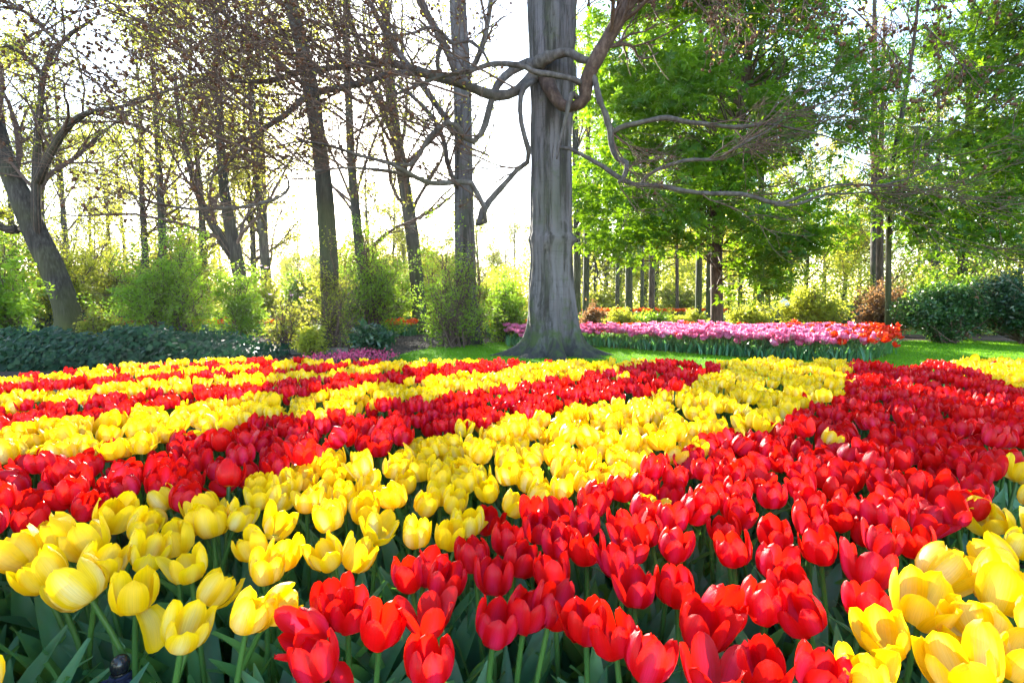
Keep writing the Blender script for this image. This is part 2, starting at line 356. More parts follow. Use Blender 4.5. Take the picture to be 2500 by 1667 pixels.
M['orange'] = petal_mat('orange_petal', (.78, .07, .012), (.66, .015, .012), (.85, .30, .03), (.8, .5, .03), (1., .22, .0), .45, .8, .4)
M['coral'] = petal_mat('coral_petal', (.74, .03, .010), (.62, .006, .014), (.86, .20, .03), (.8, .5, .03), (1., .09, .0), .45, .8, .4)
M['black'] = flat_mat('black_lacquer', (.012, .014, .02), .25, .6)
M['rope'] = flat_mat('navy_rope', (.012, .02, .06), .7, .3)
M['timber'] = flat_mat('weathered_timber', (.16, .14, .12), .8, .2)
M['white'] = flat_mat('white_cloth', (.75, .74, .72), .8, .2)
M['skin'] = flat_mat('skin', (.5, .3, .22), .6, .3)
M['hair'] = flat_mat('dark_hair', (.05, .03, .02), .6, .3)
M['trousers'] = flat_mat('blue_trousers', (.06, .09, .2), .8, .2)

# ------------------------------------------------------------------ the setting
def sheet(name, xs, ys, m, dz=0., hf=None):
    X, Y = np.meshgrid(xs, ys); Z = H(Y) + dz
    if hf is not None: Z = Z + hf(X, Y)
    o = link(name, mesh(name, np.stack([X, Y, Z], -1).reshape(-1, 3), [grid_faces(len(ys), len(xs))]), m)
    return tag(o, kind='structure')
def geo(a, b, n): return np.geomspace(a, b, n)
xs = np.concatenate([-geo(400, 20, 12), np.linspace(-18, 18, 37), geo(20, 400, 12)])
ys = np.concatenate([np.linspace(-6, 16, 45), geo(17, 500, 24)])
sheet('ground', xs, ys, M['soil'])
def poly_sheet(name, pts, m, dz):
    """flat-ish sheet from a world outline (x,y), draped on the ground"""
    import bmesh
    bm = bmesh.new()
    vs = [bm.verts.new((p[0], p[1], 0)) for p in pts]; f = bm.faces.new(vs)
    bmesh.ops.triangulate(bm, faces=[f])
    for _ in range(3): bmesh.ops.subdivide_edges(bm, edges=bm.edges[:], cuts=1, use_grid_fill=True)
    for v in bm.verts: v.co.z = float(H(v.co.y)) + dz
    bmesh.ops.recalc_face_normals(bm, faces=bm.faces[:])
    me = bpy.data.meshes.new(name); bm.to_mesh(me); bm.free()
    return tag(link(name, me, m), kind='structure')
LAWN = [GND(x, y)[:2] for x, y in ((955, 872), (1010, 858), (1060, 849), (1150, 842), (1240, 835), (1290, 834))]
LAWN = [(-1.35, 4.2)] + LAWN + [(1.2, 9.8), (9, 10.3), (11.8, 9.0), (12.5, 7.4), (9.5, 4.3), (4, 3.75), (0, 3.75)]
poly_sheet('lawn', LAWN, M['lawn'], .004)
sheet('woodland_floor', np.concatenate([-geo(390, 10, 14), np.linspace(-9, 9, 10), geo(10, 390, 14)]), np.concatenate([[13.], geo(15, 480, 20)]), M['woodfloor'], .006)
0 and sheet('path', np.linspace(-40, 40, 30), np.linspace(27, 30, 4), M['path'], .012)

def in_poly(x, y, poly):
    c = np.zeros(len(x), bool); n = len(poly)
    for i in range(n):
        (x1, y1), (x2, y2) = poly[i], poly[(i + 1) % n]
        k = ((y1 > y) != (y2 > y)) & (x < (x2 - x1) * (y - y1) / (y2 - y1 + 1e-12) + x1); c ^= k
    return c
rng = np.random.default_rng(7)
def grass_on(name, poly, n, ln, label, seed):
    r = np.random.default_rng(seed); pl = np.array(poly)
    x = r.uniform(pl[:, 0].min(), pl[:, 0].max(), n); y = r.uniform(pl[:, 1].min(), pl[:, 1].max(), n)
    k = in_poly(x, y, poly); x, y = x[k], y[k]; n = len(x)
    a = r.uniform(0, 6.28, n); l = r.uniform(ln[0], ln[1], n); w = .0035
    b = np.stack([x, y, H(y) + .003], -1); s = np.stack([np.cos(a), np.sin(a), 0 * a], -1) * w
    t = b + np.stack([r.normal(size=n) * l * .5, r.normal(size=n) * l * .5, l], -1)
    mb = MB(); mb.add(np.stack([b - s, b + s, t], 1).reshape(-1, 3), [np.arange(n * 3).reshape(n, 3)], rnd=np.repeat(r.random(n), 3))
    return tag(mb.build(name, M['grass']), label, 'grass', kind='stuff')
grass_on('lawn_grass', LAWN, 150000, (.012, .03), 'short mown bright green grass of the lawn round the beech', 3)

# scattered mulch chips
def chips():
    r = np.random.default_rng(5); n = 9000
    x = r.uniform(-7, 1.5, n); y = r.uniform(6.0, 13, n); k = ~in_poly(x, y, LAWN); x, y = x[k], y[k]; n = len(x)
    mb = MB(); leaves(mb, r, np.stack([x, y, H(y) + .008], -1), (.02, .06), .5, 4., 0., .3)
    m = leaf_mat('bark_chip', [(.03, .02, .014), (.09, .06, .045), (.2, .15, .11)], (.1, .06, .04), .05, .9, .1)
    tag(mb.build('bark_mulch', m), 'brown bark chips scattered on the bare soil under the trees', 'mulch', kind='stuff')
chips()

# ------------------------------------------------------------------ tulips
def petal(rng, L, W, o, rb=.004, rho=.034, nu=6, nv=8, ripple=.0015, hang=False, tipin=0.):
    """one petal in the xz plane growing from the axis outwards along +x; o: -1 closed .. 1 wide open"""
    v = 1 - (1 - np.linspace(0, 1, nv)) ** 1.5; u = np.linspace(-1, 1, nu)
    if hang: th = np.radians(np.interp(v, [0, .15, .5, 1], [20, -35, -70, -80]))
    else:
        end = np.interp(o, [-1, 0, .5, 1], [150, 122, 84, 44]) + tipin; mid = np.interp(o, [-1, 0, .5, 1], [93, 88, 74, 48])
        th = np.radians(np.interp(v, [0, .12, .28, .58, .85, 1], [8, 26, 64, mid, mid + (end - mid) * .55, end]))
    ds = L * np.diff(v); x = rb + np.concatenate([[0], np.cumsum(np.cos(th[:-1]) * ds)]); z = np.concatenate([[0], np.cumsum(np.sin(th[:-1]) * ds)])
    w = W * np.where(v < .52, .30 + .70 * np.sin(np.pi / 2 * v / .52), np.sqrt(np.clip(1 - (np.clip(v - .52, 0, 1) / .48) ** 2.6, 0, 1))); w[-1] = W * .14
    w_ = W * np.sin(np.pi * np.clip(v, .0, 1) ** .85 * .93 + .16) ** .72;     s = u[None, :] * w[:, None]
    rr = rho * (1 + .5 * max(0, o)); lat = rr * np.sin(s / rr); inn = rr * (1 - np.cos(s / rr))
    nx, nz = -np.sin(th)[:, None], np.cos(th)[:, None]
    rp = ripple * rng.uniform(.6, 2.2) * np.sin(rng.uniform(2, 4) * u[None, :] + rng.uniform(0, 6) + 2 * v[:, None]) * v[:, None] * (1 + np.abs(u[None, :])) + .0022 * np.exp(-(u[None, :] * 4) ** 2) * np.sin(np.pi * v[:, None])
    V = np.stack([x[:, None] + nx * inn + nx * rp, lat, z[:, None] + nz * inn + nz * rp], -1)
    return V.reshape(-1, 3), np.tile(u[None, :], (nv, 1)).ravel(), np.tile(v[:, None], (1, nu)).ravel()
def bloom(seed, state, colour, nu=6, nv=8, double=False):
    """-> V,F,attrs of one flower, base at the origin, axis +z"""
    r = np.random.default_rng(seed); mb = MB()
    base = {'closed': -.85, 'half': -.38, 'open': .16, 'wide': .66, 'fallen': -.25}[state]
    L0 = .110 if colour == 'red' else .100; W0 = .0272 if colour == 'red' else .0290
    rings = ((0, .9, .002, 0), (60, 1., .006, 0)) if not double else ((0, .7, .001, 0), (36, .8, .003, 0), (20, .92, .005, 0), (60, 1., .007, 0))
    tw = r.uniform(0, 6.28)
    for ri, (off, sc_, rb, _) in enumerate(rings):
        for j in range(3 if not double else 4):
            o = base + r.normal() * .20 + (.10 if ri else -.08)
            hang = False
            if state in ('half', 'open') and ri and r.random() < .22: o += .6
            if state == 'fallen' and ri and j == 0: hang = True
            V, pu, pv = petal(r, L0 * sc_ * r.uniform(.88, 1.08), W0 * r.uniform(.92, 1.08), o, rb, .031, nu, nv, .0016 if not double else .004, hang)
            a = tw + math.radians(off + j * (120 if not double else 90) + r.normal() * 6); c, s = math.cos(a), math.sin(a)
            V = np.stack([V[:, 0] * c - V[:, 1] * s, V[:, 0] * s + V[:, 1] * c, V[:, 2]], -1)
            mb.add(V, [grid_faces(nv, nu)], pu=pu, pv=pv, rnd=r.random() * .35 + (seed * .37 % 1) * .65)
    return mb
STATES = ['closed', 'closed', 'half', 'half', 'half', 'open', 'open', 'wide', 'fallen']
def protos(colour, n, **kw):
    out = []
    for i in range(n):
        st = STATES[i % len(STATES)]
        if colour == 'red' and st == 'wide' and i > 8: st = 'half'
        mb = bloom(100 + i * 7 + len(colour), st, colour, **kw)
        out.append((st, mb))
    return out
def mb_mesh(mb, name, m):
    V = np.concatenate(mb.V); A = {k: np.concatenate(v) for k, v in mb.A.items()}
    q = [f for f in mb.F if f.shape[1] == 4]; t = [f for f in mb.F if f.shape[1] == 3]
    me = mesh(name, V, ([np.concatenate(q)] if q else []) + ([np.concatenate(t)] if t else []), A); me.materials.append(m); return me
PROT = {c: [(st, mb, mb_mesh(mb, c + '_bloom', M[c])) for st, mb in protos(c, 18)] for c in ('red', 'yellow')}
LOW = {c: [mb for _, mb in protos(c, 9, nu=4, nv=6)] for c in ('red', 'yellow')}
def tleaf(seed, L=.285, W=.024, nv=9, nu=4):
    r = np.random.default_rng(seed); L *= r.uniform(.8, 1.2); W *= r.uniform(.75, 1.25)
    v = np.linspace(0, 1, nv); u = np.linspace(-1, 1, nu); bend = r.uniform(8, 60)
    th = np.radians(np.interp(v, [0, .4, 1], [84, 78 - bend * .2, 84 - bend])); ds = L / (nv - 1)
    x = .004 + np.concatenate([[0], np.cumsum(np.cos(th[:-1]) * ds)]); z = np.concatenate([[0], np.cumsum(np.sin(th[:-1]) * ds)])
    w = W * np.sin(np.pi * np.clip(v * .86 + .14, 0, 1)) ** .8; w[-1] = .0008
    fold = np.interp(v, [0, 1], [.9, .25])[:, None] * np.abs(u)[None, :] ** 1.3
    tw = r.normal() * .5 * v[:, None]
    lat = (u[None, :] * w[:, None]); nx, nz = -np.sin(th)[:, None], np.cos(th)[:, None]
    off = fold * w[:, None] + .003 * np.sin(v[:, None] * 9 + r.uniform(0, 6)) * u[None, :]
    la = lat * np.cos(tw); of = off + lat * np.sin(tw)
    V = np.stack([x[:, None] + nx * of, la, z[:, None] + nz * of], -1).reshape(-1, 3)
    return V, [grid_faces(nv, nu)], r.random()
LEAFP = [tleaf(i) for i in range(12)]
def leaf_mesh(i):
    V, F, rn = LEAFP[i]; me = mesh('leaf', V, F, {'rnd': np.full(len(V), rn)}); me.materials.append(M['tleaf']); return me
LEAFM = [leaf_mesh(i) for i in range(12)]
def stem_path(seed, hgt, lean):
    """curved stem; end point & tangent; leans along +x"""
    t = np.linspace(0, 1, 9); r = np.random.default_rng(seed)
    x = lean * t ** 2.2 * hgt; y = .012 * np.sin(t * 3 + seed) * t
    z = t * hgt * math.sqrt(max(.2, 1 - lean ** 2 * .5))
    return np.stack([x, y, z], -1)
LEANS = [0, .05, .1, .16, .24, .34]
def stem_proto(i, hgt=.40):
    p = stem_path(i, hgt, LEANS[i]); mb = MB(); mb.tubes(p, np.linspace(.0052, .0042, 9), 7)
    V = np.concatenate(mb.V); me = mesh('stem', V, mb.F, {'rnd': np.full(len(V), (i * .37) % 1)}); me.materials.append(M['tstem'])
    tan = unit(p[-1] - p[-2]); return p, tan, me
STEMS = [stem_proto(i) for i in range(6)]
def align(tan, spin):
    q = Vector((0, 0, 1)).rotation_difference(Vector(tan)); return q @ Quaternion((0, 0, 1), spin)

def sx(x): return x / .9408
# colour bands read on the photo (2352 px wide view), as functions of the pixel a bloom is seen at
B_FAR = ([0, 250, 500, 640, 760, 1100, 1480, 1930, 2060, 2150, 2352], [864, 844, 828, 824, 830, 831, 830, 830, 840, 834, 828])
B_L0 = ([600, 650, 740, 890, 1060, 1130, 1330, 1400, 1520, 1600, 1740, 1800, 1880, 1950, 1960], [1700, 1440, 1390, 1290, 1260, 1190, 1130, 1100, 1060, 1010, 1000, 980, 930, 890, 700])
B_L1 = ([0, 150, 330, 430, 560, 720, 850, 930, 1000, 1130, 1200, 1400, 1560, 1650, 1668], [1215, 1200, 1150, 1150, 1105, 1065, 1040, 1020, 995, 968, 950, 928, 893, 855, 700])
B_R1 = ([0, 130, 430, 560, 800, 880, 1000, 1200, 1400, 1490, 1510], [1062, 1050, 1008, 975, 950, 928, 912, 884, 852, 832, 700])
B_Y2 = ([0, 200, 400, 600, 800, 1000, 1150, 1290, 1310], [988, 962, 928, 906, 892, 868, 852, 832, 700])
B_R2 = ([0, 200, 400, 600, 800, 1000, 1130, 1150], [938, 922, 895, 880, 863, 840, 830, 700])
B_Y3 = ([0, 200, 400, 600, 750, 900, 915], [904, 889, 873, 862, 851, 834, 700])
B_R3 = ([0, 290, 500, 700, 850, 880], [882, 868, 856, 845, 831, 700])
B_Y4 = ([0, 300, 500, 700, 740], [872, 852, 842, 832, 700])
B_R4 = ([0, 300, 500, 640, 660], [868, 844, 833, 824, 700])
B_E = ([1010, 1090, 1180, 1240, 1290, 1320, 1440, 1568, 1700], [2365, 2290, 2200, 2170, 2100, 2050, 1965, 1930, 1900])
def band(x, y):
    """x,y in the 2352 view"""
    if y > 1000 and x > np.interp(y, *B_E): return 'yellow', 'front right yellow corner'
    if x > 2150 and y < np.interp(x, [2150, 2200, 2280, 2300, 2352], [820, 846, 858, 888, 890]): return 'yellow', 'far right yellow corner'
    if y > np.interp(x, *B_L0): return 'red', 'broad right-hand red block'
    if y > np.interp(x, *B_L1): return 'yellow', 'frontmost long yellow band'
    if y > np.interp(x, *B_R1): return 'red', 'frontmost narrow red band'
    if y > np.interp(x, *B_Y2): return 'yellow', 'second yellow band'
    if y > np.interp(x, *B_R2): return 'red', 'second narrow red band'
    if y > np.interp(x, *B_Y3): return 'yellow', 'third yellow band'
    if y > np.interp(x, *B_R3): return 'red', 'third narrow red band'
    if y > np.interp(x, *B_Y4): return 'yellow', 'fourth yellow band'
    if y > np.interp(x, *B_R4): return 'red', 'farthest red band'
    return 'yellow', 'farthest yellow band'
def topz(d): return .475 + .024 * d
def at_bloom(x, y, dz=-.036):          # pixel (2500 view) -> the bloom's centre on the sloping top of the bed
    r = ray(x, y); c = topz(0) + dz
    t = (CAMZ - c) / (.024 * r[1] - r[2]); return np.array([0, 0, CAMZ]) + r * t
# blooms read one by one from the photo: x, y (2352 view), width there, state, lean (-1 left .. 1 right)
HAND = '''y 40 1255 92 half -.5;y 125 1228 90 closed -.3;y 195 1238 88 half -.3;y 95 1308 90 half -.3;y 265 1180 88 half .2;y 330 1205 70 half .3;y 345 1268 95 open .2
y 240 1290 95 half .2;y 178 1335 105 half -.4;y 312 1360 105 fallen 0;y 432 1300 112 open -.1;y 497 1342 80 half .5;y 430 1445 92 open .2;y 372 1143 56 closed -.4
y 445 1195 72 half -.3;y 487 1197 88 half -.1;y 552 1185 75 half .3;y 576 1250 72 closed -.2;y 640 1203 98 open .3;y 615 1303 80 half 0;y 642 1380 95 closed .6;y 580 1405 80 closed .2
y 655 1270 38 closed .2;y 595 1112 66 half 0;y 660 1112 74 half .1;y 705 1150 80 open 0;y 763 1170 66 closed 0;y 750 1272 75 open -.2;y 825 1270 92 half .3;y 872 1215 66 wide .2
y 838 1172 78 half .1;y 905 1140 70 half -.2;y 957 1225 76 half 0;y 1032 1228 78 half .1;y 980 1155 66 closed .2;y 1045 1150 72 half .2;y 1010 1100 60 half 0;y 1120 1125 64 half -.2
y 1183 1155 88 open .3;y 1240 1135 56 half .3;y 1290 1120 62 closed 0;y 1345 1110 50 half .2;y 1195 1090 64 open 0;y 1100 1095 55 half 0;y 1290 1075 60 half .2;y 1415 1055 56 half 0
y 1460 1060 56 closed 0;y 1497 1073 44 open .3;y 1160 1045 54 half 0;y 1275 1050 54 half .1;y 765 1095 60 half .2;y 830 1055 48 half 0;y 770 1055 46 half -.1;y 905 1075 60 half .1;y 850 1115 60 half .2
r 700 1450 88 open -.4;r 725 1512 62 fallen -.2;r 762 1385 70 open .1;r 802 1405 92 half .1;r 878 1440 82 half .1;r 983 1415 130 wide 0;r 988 1525 54 closed 0;r 940 1318 90 closed -.1;r 985 1305 66 half .2
r 1025 1335 84 half .1;r 1085 1275 70 closed -.1;r 1138 1325 98 half -.1;r 1165 1240 72 half 0;r 1240 1215 84 half .1;r 1195 1285 70 half .2;r 1285 1250 66 half 0;r 1268 1315 76 half -.1
r 1345 1262 82 half 0;r 1140 1435 104 half .1;r 1210 1405 70 half .1;r 1272 1395 72 half .2;r 1345 1430 78 half 0;r 1408 1460 82 half -.1;r 1490 1510 100 half .2;r 1615 1440 130 open .1
r 1660 1400 78 half .3;r 1553 1350 105 half 0;r 1460 1352 76 open 0;r 1755 1388 84 closed 0;r 1840 1408 104 closed -.3;r 1820 1350 66 half -.1;r 1995 1388 92 half 0;r 1995 1300 108 open .3
r 1640 1550 108 wide 0;r 1755 1535 120 open 0;r 1885 1550 82 open .1;r 1360 1160 62 half 0;r 1345 1200 62 half 0;r 1428 1125 66 closed 0;r 1455 1255 118 open 0;r 1420 1290 74 half -.1
r 1545 1190 66 half 0;r 1480 1170 56 half .2;r 1550 1255 74 half .1;r 1680 1265 80 half -.1;r 1785 1295 100 half .1;r 1700 1180 84 open .1;r 1780 1230 72 half -.1;r 1880 1260 86 half -.1;r 1860 1200 82 half 0
r 2030 1245 86 half .1;r 2100 1245 74 half -.1;r 1945 1165 66 closed 0;r 2015 1180 78 closed 0;r 2130 1200 84 wide .2;r 2225 1160 72 closed .1;r 2155 1130 74 half .1;r 2080 1115 76 half 0;r 1860 1155 62 half 0
r 1770 1140 62 half 0;r 1695 1130 56 closed 0;r 1615 1080 60 closed 0;r 1550 1100 60 half 0;r 1710 1075 66 half 0;r 1940 1100 84 half 0;r 1860 1070 60 closed 0;r 2240 1095 62 half 0
y 2125 1385 132 open .1;y 2170 1295 110 closed .5;y 2030 1462 112 open -.2;y 1985 1545 104 half 0;y 2205 1530 145 open -.2;y 2245 1440 120 half -.5;y 2315 1350 130 open .2;y 2275 1275 100 half -.4
y 2270 1180 82 closed -.5;y 2345 1080 60 half .3;y 2340 1515 120 open .2;y 2350 1250 60 half .2
y 1800 955 56 wide -.3;y 1605 1030 40 half 0;y 1650 985 52 half 0;y 1535 990 62 half .1;y 1590 985 50 half 0;y 1700 970 48 half 0;y 2230 830 34 half 0'''
items = []
for s in HAND.replace('\n', ';').split(';'):
    c, x, y, w, st, ln = s.split(); x, y, w, ln = float(x), float(y), float(w), float(ln)
    p = at_bloom(sx(x), sx(y)); dist = np.linalg.norm(p - np.array([0, 0, CAMZ]))
    items.append(dict(c='red' if c == 'r' else 'yellow', p=p, st=st, lean=ln, size=sx(w) / FPX * dist * .77, hand=True))
hp = np.array([i['p'][:2] for i in items])
trng = np.random.default_rng(21)
def scatter():
    g = .071; n = 0
    for iy in range(int(6 / (g * .87))):
        y = .42 + iy * g * .87
        for ix in range(int(14 / g)):
            x = -7 + (ix + .5 * (iy % 2)) * g
            px = x + trng.normal() * g * .24; py = y + trng.normal() * g * .24
            if abs(px) > 1.28 * py + .4: continue
            pz = topz(py) - .036 + trng.normal() * .014
            u, v = PX((px, py, pz)); u *= .9408; v *= .9408
            uu = min(max(u, 0), 2352)
            if v < np.interp(uu, *B_FAR) + trng.normal() * 1.5: continue
            dm = np.min(np.hypot(hp[:, 0] - px, hp[:, 1] - py))
            if v > 1090 and -60 < u < 2412 and dm < .052: continue
            if v > 1250 and -60 < u < 2412: 
                if dm < .082 or trng.random() < .35: continue
            elif dm < .045: continue
            if v > 1290 and -50 < u < 1000: continue
            if v > 1330 and 1000 <= u < 2400 and trng.random() < .6: continue
            jk = max(.12, (v - 800) / 500)
            c, b = band(u + trng.normal() * 6 * jk, v + trng.normal() * 5 * jk)
            if trng.random() < .004: c = 'red' if c == 'yellow' else 'yellow'
            if b.startswith('front right') and v < 1345 and trng.random() < .8: continue
            st = trng.choice(['closed', 'half', 'open', 'wide', 'fallen'], p=[.40, .38, .15, .03, .04] if c == 'red' else [.28, .42, .2, .05, .05])
            items.append(dict(c=c, p=np.array([px, py, pz]), st=st, lean=trng.normal() * .22 - .05, size=trng.uniform(.050, .066) * (1. if c == 'red' else 1.04), hand=False))
scatter()
def bw(mb):
    V = np.concatenate(mb.V); V = V[V[:, 2] > 0]; return float(np.mean(np.ptp(V[:, :2], axis=0)))
WID = {'closed': .056, 'half': .066, 'open': .082, 'wide': .10, 'fallen': .066}
ORD = 'first second third fourth fifth sixth seventh eighth ninth tenth eleventh twelfth thirteenth fourteenth fifteenth sixteenth seventeenth eighteenth nineteenth twentieth'.split()
TENS = {2: 'twenty', 3: 'thirty', 4: 'forty', 5: 'fifty', 6: 'sixty', 7: 'seventy', 8: 'eighty'}
def ordw(n):
    if n < 20: return ORD[n]
    t, u = divmod(n + 1, 10)
    return TENS[t] + '-' + ORD[u - 1] if u else TENS[t][:-1] + 'ieth'
SAY = {'closed': 'closed egg-shaped', 'half': 'half-open', 'open': 'loosely open', 'wide': 'wide-open', 'fallen': 'petal-dropping'}
def lay_tulips():
    for it in items:
        u, v = PX(it['p']); it['u'], it['v'] = u * .9408, v * .9408
        inframe = -40 < it['u'] < 2392 and it['v'] < 1620
        it['show'] = (it['v'] if inframe else 0) + (500 if it['hand'] else 0)
        b = band(it['u'], it['v']); it['band'] = b[1] if b[0] == it['c'] else 'amid the ' + b[1]
    stuff = {'red': [], 'yellow': []}
    for c in ('red', 'yellow'):
        L = sorted([i for i in items if i['c'] == c], key=lambda i: -i['show'])
        ind = L[:295]; stuff[c] = L[295:]
        cl = {}
        for it in ind:
            it['tilt'] = 'leaning left' if it['lean'] < -.17 else 'leaning right' if it['lean'] > .17 else 'upright'
            cl.setdefault((it['st'], it['tilt'], it['band']), []).append(it)
        for (st, tl, b), g in cl.items():
            g.sort(key=lambda i: i['u'])
            for k, it in enumerate(g):
                tail = '' if len(g) == 1 else ', %s from left' % ordw(k)
                it['label'] = f"{SAY[st]} {c} tulip {tl}, {b}{tail}"
        for k, it in enumerate(ind): make_tulip(it, k < 170)
    for c in ('red', 'yellow'):
        mb = MB(); ms = MB()
        for it in stuff[c]:
            lp = LOW[c][trng.integers(9)]; V = np.concatenate(lp.V); s = it['size'] / bw(lp)
            ln, dr = abs(it['lean']) * .8, (0 if it['lean'] > 0 else math.pi) + trng.normal() * .9
            tilt = Matrix.Rotation(ln, 3, Vector((-math.sin(dr), math.cos(dr), 0))) @ Matrix.Rotation(trng.uniform(0, 6.28), 3, 'Z')
            V = V @ np.array(tilt).T * s; off = it['p'] - np.array(tilt @ Vector((0, 0, .036 * s)))
            A = {k: np.concatenate(v) for k, v in lp.A.items()}
            mb.add(V + off, [np.concatenate(lp.F)], pu=A['pu'], pv=A['pv'], rnd=(A['rnd'] + trng.random()) % 1)
            g = np.array([it['p'][0] - it['lean'] * .08, it['p'][1], float(H(it['p'][1]))])
            ms.tubes(np.stack([g, (g + off) / 2 + [it['lean'] * -.03, 0, 0], off]), np.array([.005, .0045, .0042]), 4)
        o = mb.build(c + '_tulip_drift', M[c])
        tag(o, f'massed smaller {c} tulips filling the far stretches of the striped bed', 'tulips', kind='stuff')
        ms.A = {'rnd': [np.full(ms.n, .5)]}
        ms.build('stem', M['tstem'], o)
def make_tulip(it, parts):
    c = it['c']; cand = [q for q in PROT[c] if q[0] == it['st']] or [q for q in PROT[c] if q[0] == 'half']
    st, mb, me = cand[trng.integers(len(cand))]
    s = it['size'] / bw(mb); s = min(max(s, .70), 1.35)
    p = it['p']; g = float(H(p[1]))
    ln = abs(it['lean']); si = int(np.argmin([abs(L_ * 1.9 - ln) for L_ in LEANS]))
    dr = (0 if it['lean'] > 0 else math.pi) + trng.normal() * .45
    path, tan, sme = STEMS[si]
    k = (p[2] - .036 * s - g) / path[-1][2]                       # stretch of the stem so that the bloom sits where it is seen
    cr, sr = math.cos(dr), math.sin(dr)
    e = path[-1] * k; e = np.array([e[0] * cr - e[1] * sr, e[0] * sr + e[1] * cr, e[2]])
    tn = np.array([tan[0] * cr - tan[1] * sr, tan[0] * sr + tan[1] * cr, tan[2]])
    tn = unit(tn + np.array([cr, sr, 0]) * ln * .8)
    loc = np.array([p[0], p[1], 0]) - np.array([e[0], e[1], 0]) - np.array([tn[0], tn[1], 0]) * .036 * s
    r = root(c + '_tulip', (loc[0], loc[1], g), it['label'], 'tulip', f'{c} tulips of the striped bed')
    b = bpy.data.objects.new('bloom', me); COL.objects.link(b); b.parent = r
    b.location = e; b.rotation_mode = 'QUATERNION'; b.rotation_quaternion = align(tn, trng.uniform(0, 6.28)); b.scale = (s, s, s)
    t = bpy.data.objects.new('stem', sme); COL.objects.link(t); t.parent = r; t.rotation_euler = (0, 0, dr); t.scale = (k, k, k)
    if parts:
        a0 = trng.uniform(0, 6.28)
        for j in range(0 if (p[1] < .82 and -.62 < p[0] < -.36) else 3 if it['v'] > 1250 else 2):
            l = bpy.data.objects.new('leaf', LEAFM[trng.integers(12)]); COL.objects.link(l); l.parent = r
            l.rotation_euler = (0, 0, a0 + j * 2.2 + trng.normal() * .3); q = trng.uniform(.9, 1.2); l.scale = (q, q, q)
lay_tulips()
# the leaf carpet under the flowers
def carpet():
    mb = MB(); r = np.random.default_rng(4)
    for it in items:
        if it['v'] < 850 and r.random() < .5: continue
        for j in range(2 if it['v'] < 1250 else 3):
            V, F, _ = LEAFP[r.integers(12)]; a = r.uniform(0, 6.28); s = r.uniform(.85, 1.2)
            if it['p'][1] < .82 and -.62 < it['p'][0] < -.36: continue
            c, q = math.cos(a) * s, math.sin(a) * s
            W = np.stack([V[:, 0] * c - V[:, 1] * q, V[:, 0] * q + V[:, 1] * c, V[:, 2] * s], -1)
            mb.add(W + np.array([it['p'][0] + r.normal() * .03, it['p'][1] + r.normal() * .03, float(H(it['p'][1]))]), F, rnd=r.random())
    n = 420                                                          # front edge, below the flowers
    for _ in range(n):
        y = r.uniform(.42, .95); x = r.uniform(-1.1, 1.1) * (y + .15)
        if y < .84 and -.80 < x / y * .76 < -.40: continue
        V, F, _ = LEAFP[r.integers(12)]; a = r.uniform(0, 6.28); s = r.uniform(.9, 1.25); c, q = math.cos(a) * s, math.sin(a) * s
        W = np.stack([V[:, 0] * c - V[:, 1] * q, V[:, 0] * q + V[:, 1] * c, V[:, 2] * s], -1)
        mb.add(W + np.array([x, y, float(H(y))]), F, rnd=r.random())
    tag(mb.build('tulip_foliage', M['tleaf']), 'dense blue-green tulip leaves filling the striped bed below the flowers', 'foliage', kind='stuff')
carpet()

# ------------------------------------------------------------------ pink and orange tulips of the far bed
def small_bloom(seed, colour):
    return bloom(seed, ['half', 'open', 'half', 'closed'][seed % 4], colour, nu=3, nv=5, double=(colour == 'pink'))
FARM = {}
for c in ('pink', 'orange'):
    FARM[c] = []
    for i in range(6):
        mb = small_bloom(300 + i, c)
        V = np.concatenate(mb.V) * .9; A = {k: np.concatenate(v) for k, v in mb.A.items()}; hgt = .24
        # stem below the flower in the same small mesh
        FARM[c].append((V, np.concatenate(mb.F), A))
BED = [GND(x, y)[:2] for x, y in ((1232, 838), (1262, 852), (1345, 846), (1480, 849), (1640, 860), (1800, 872), (2000, 884), (2110, 884), (2165, 868), (2175, 850))]
BED += [(7.0, 9.9), (6.0, 10.6), (3, 10.6), (0.6, 10.2), (-.2, 9.5)]
sheet_bed = poly_sheet('flower_bed_soil', BED, M['soil'], .009)
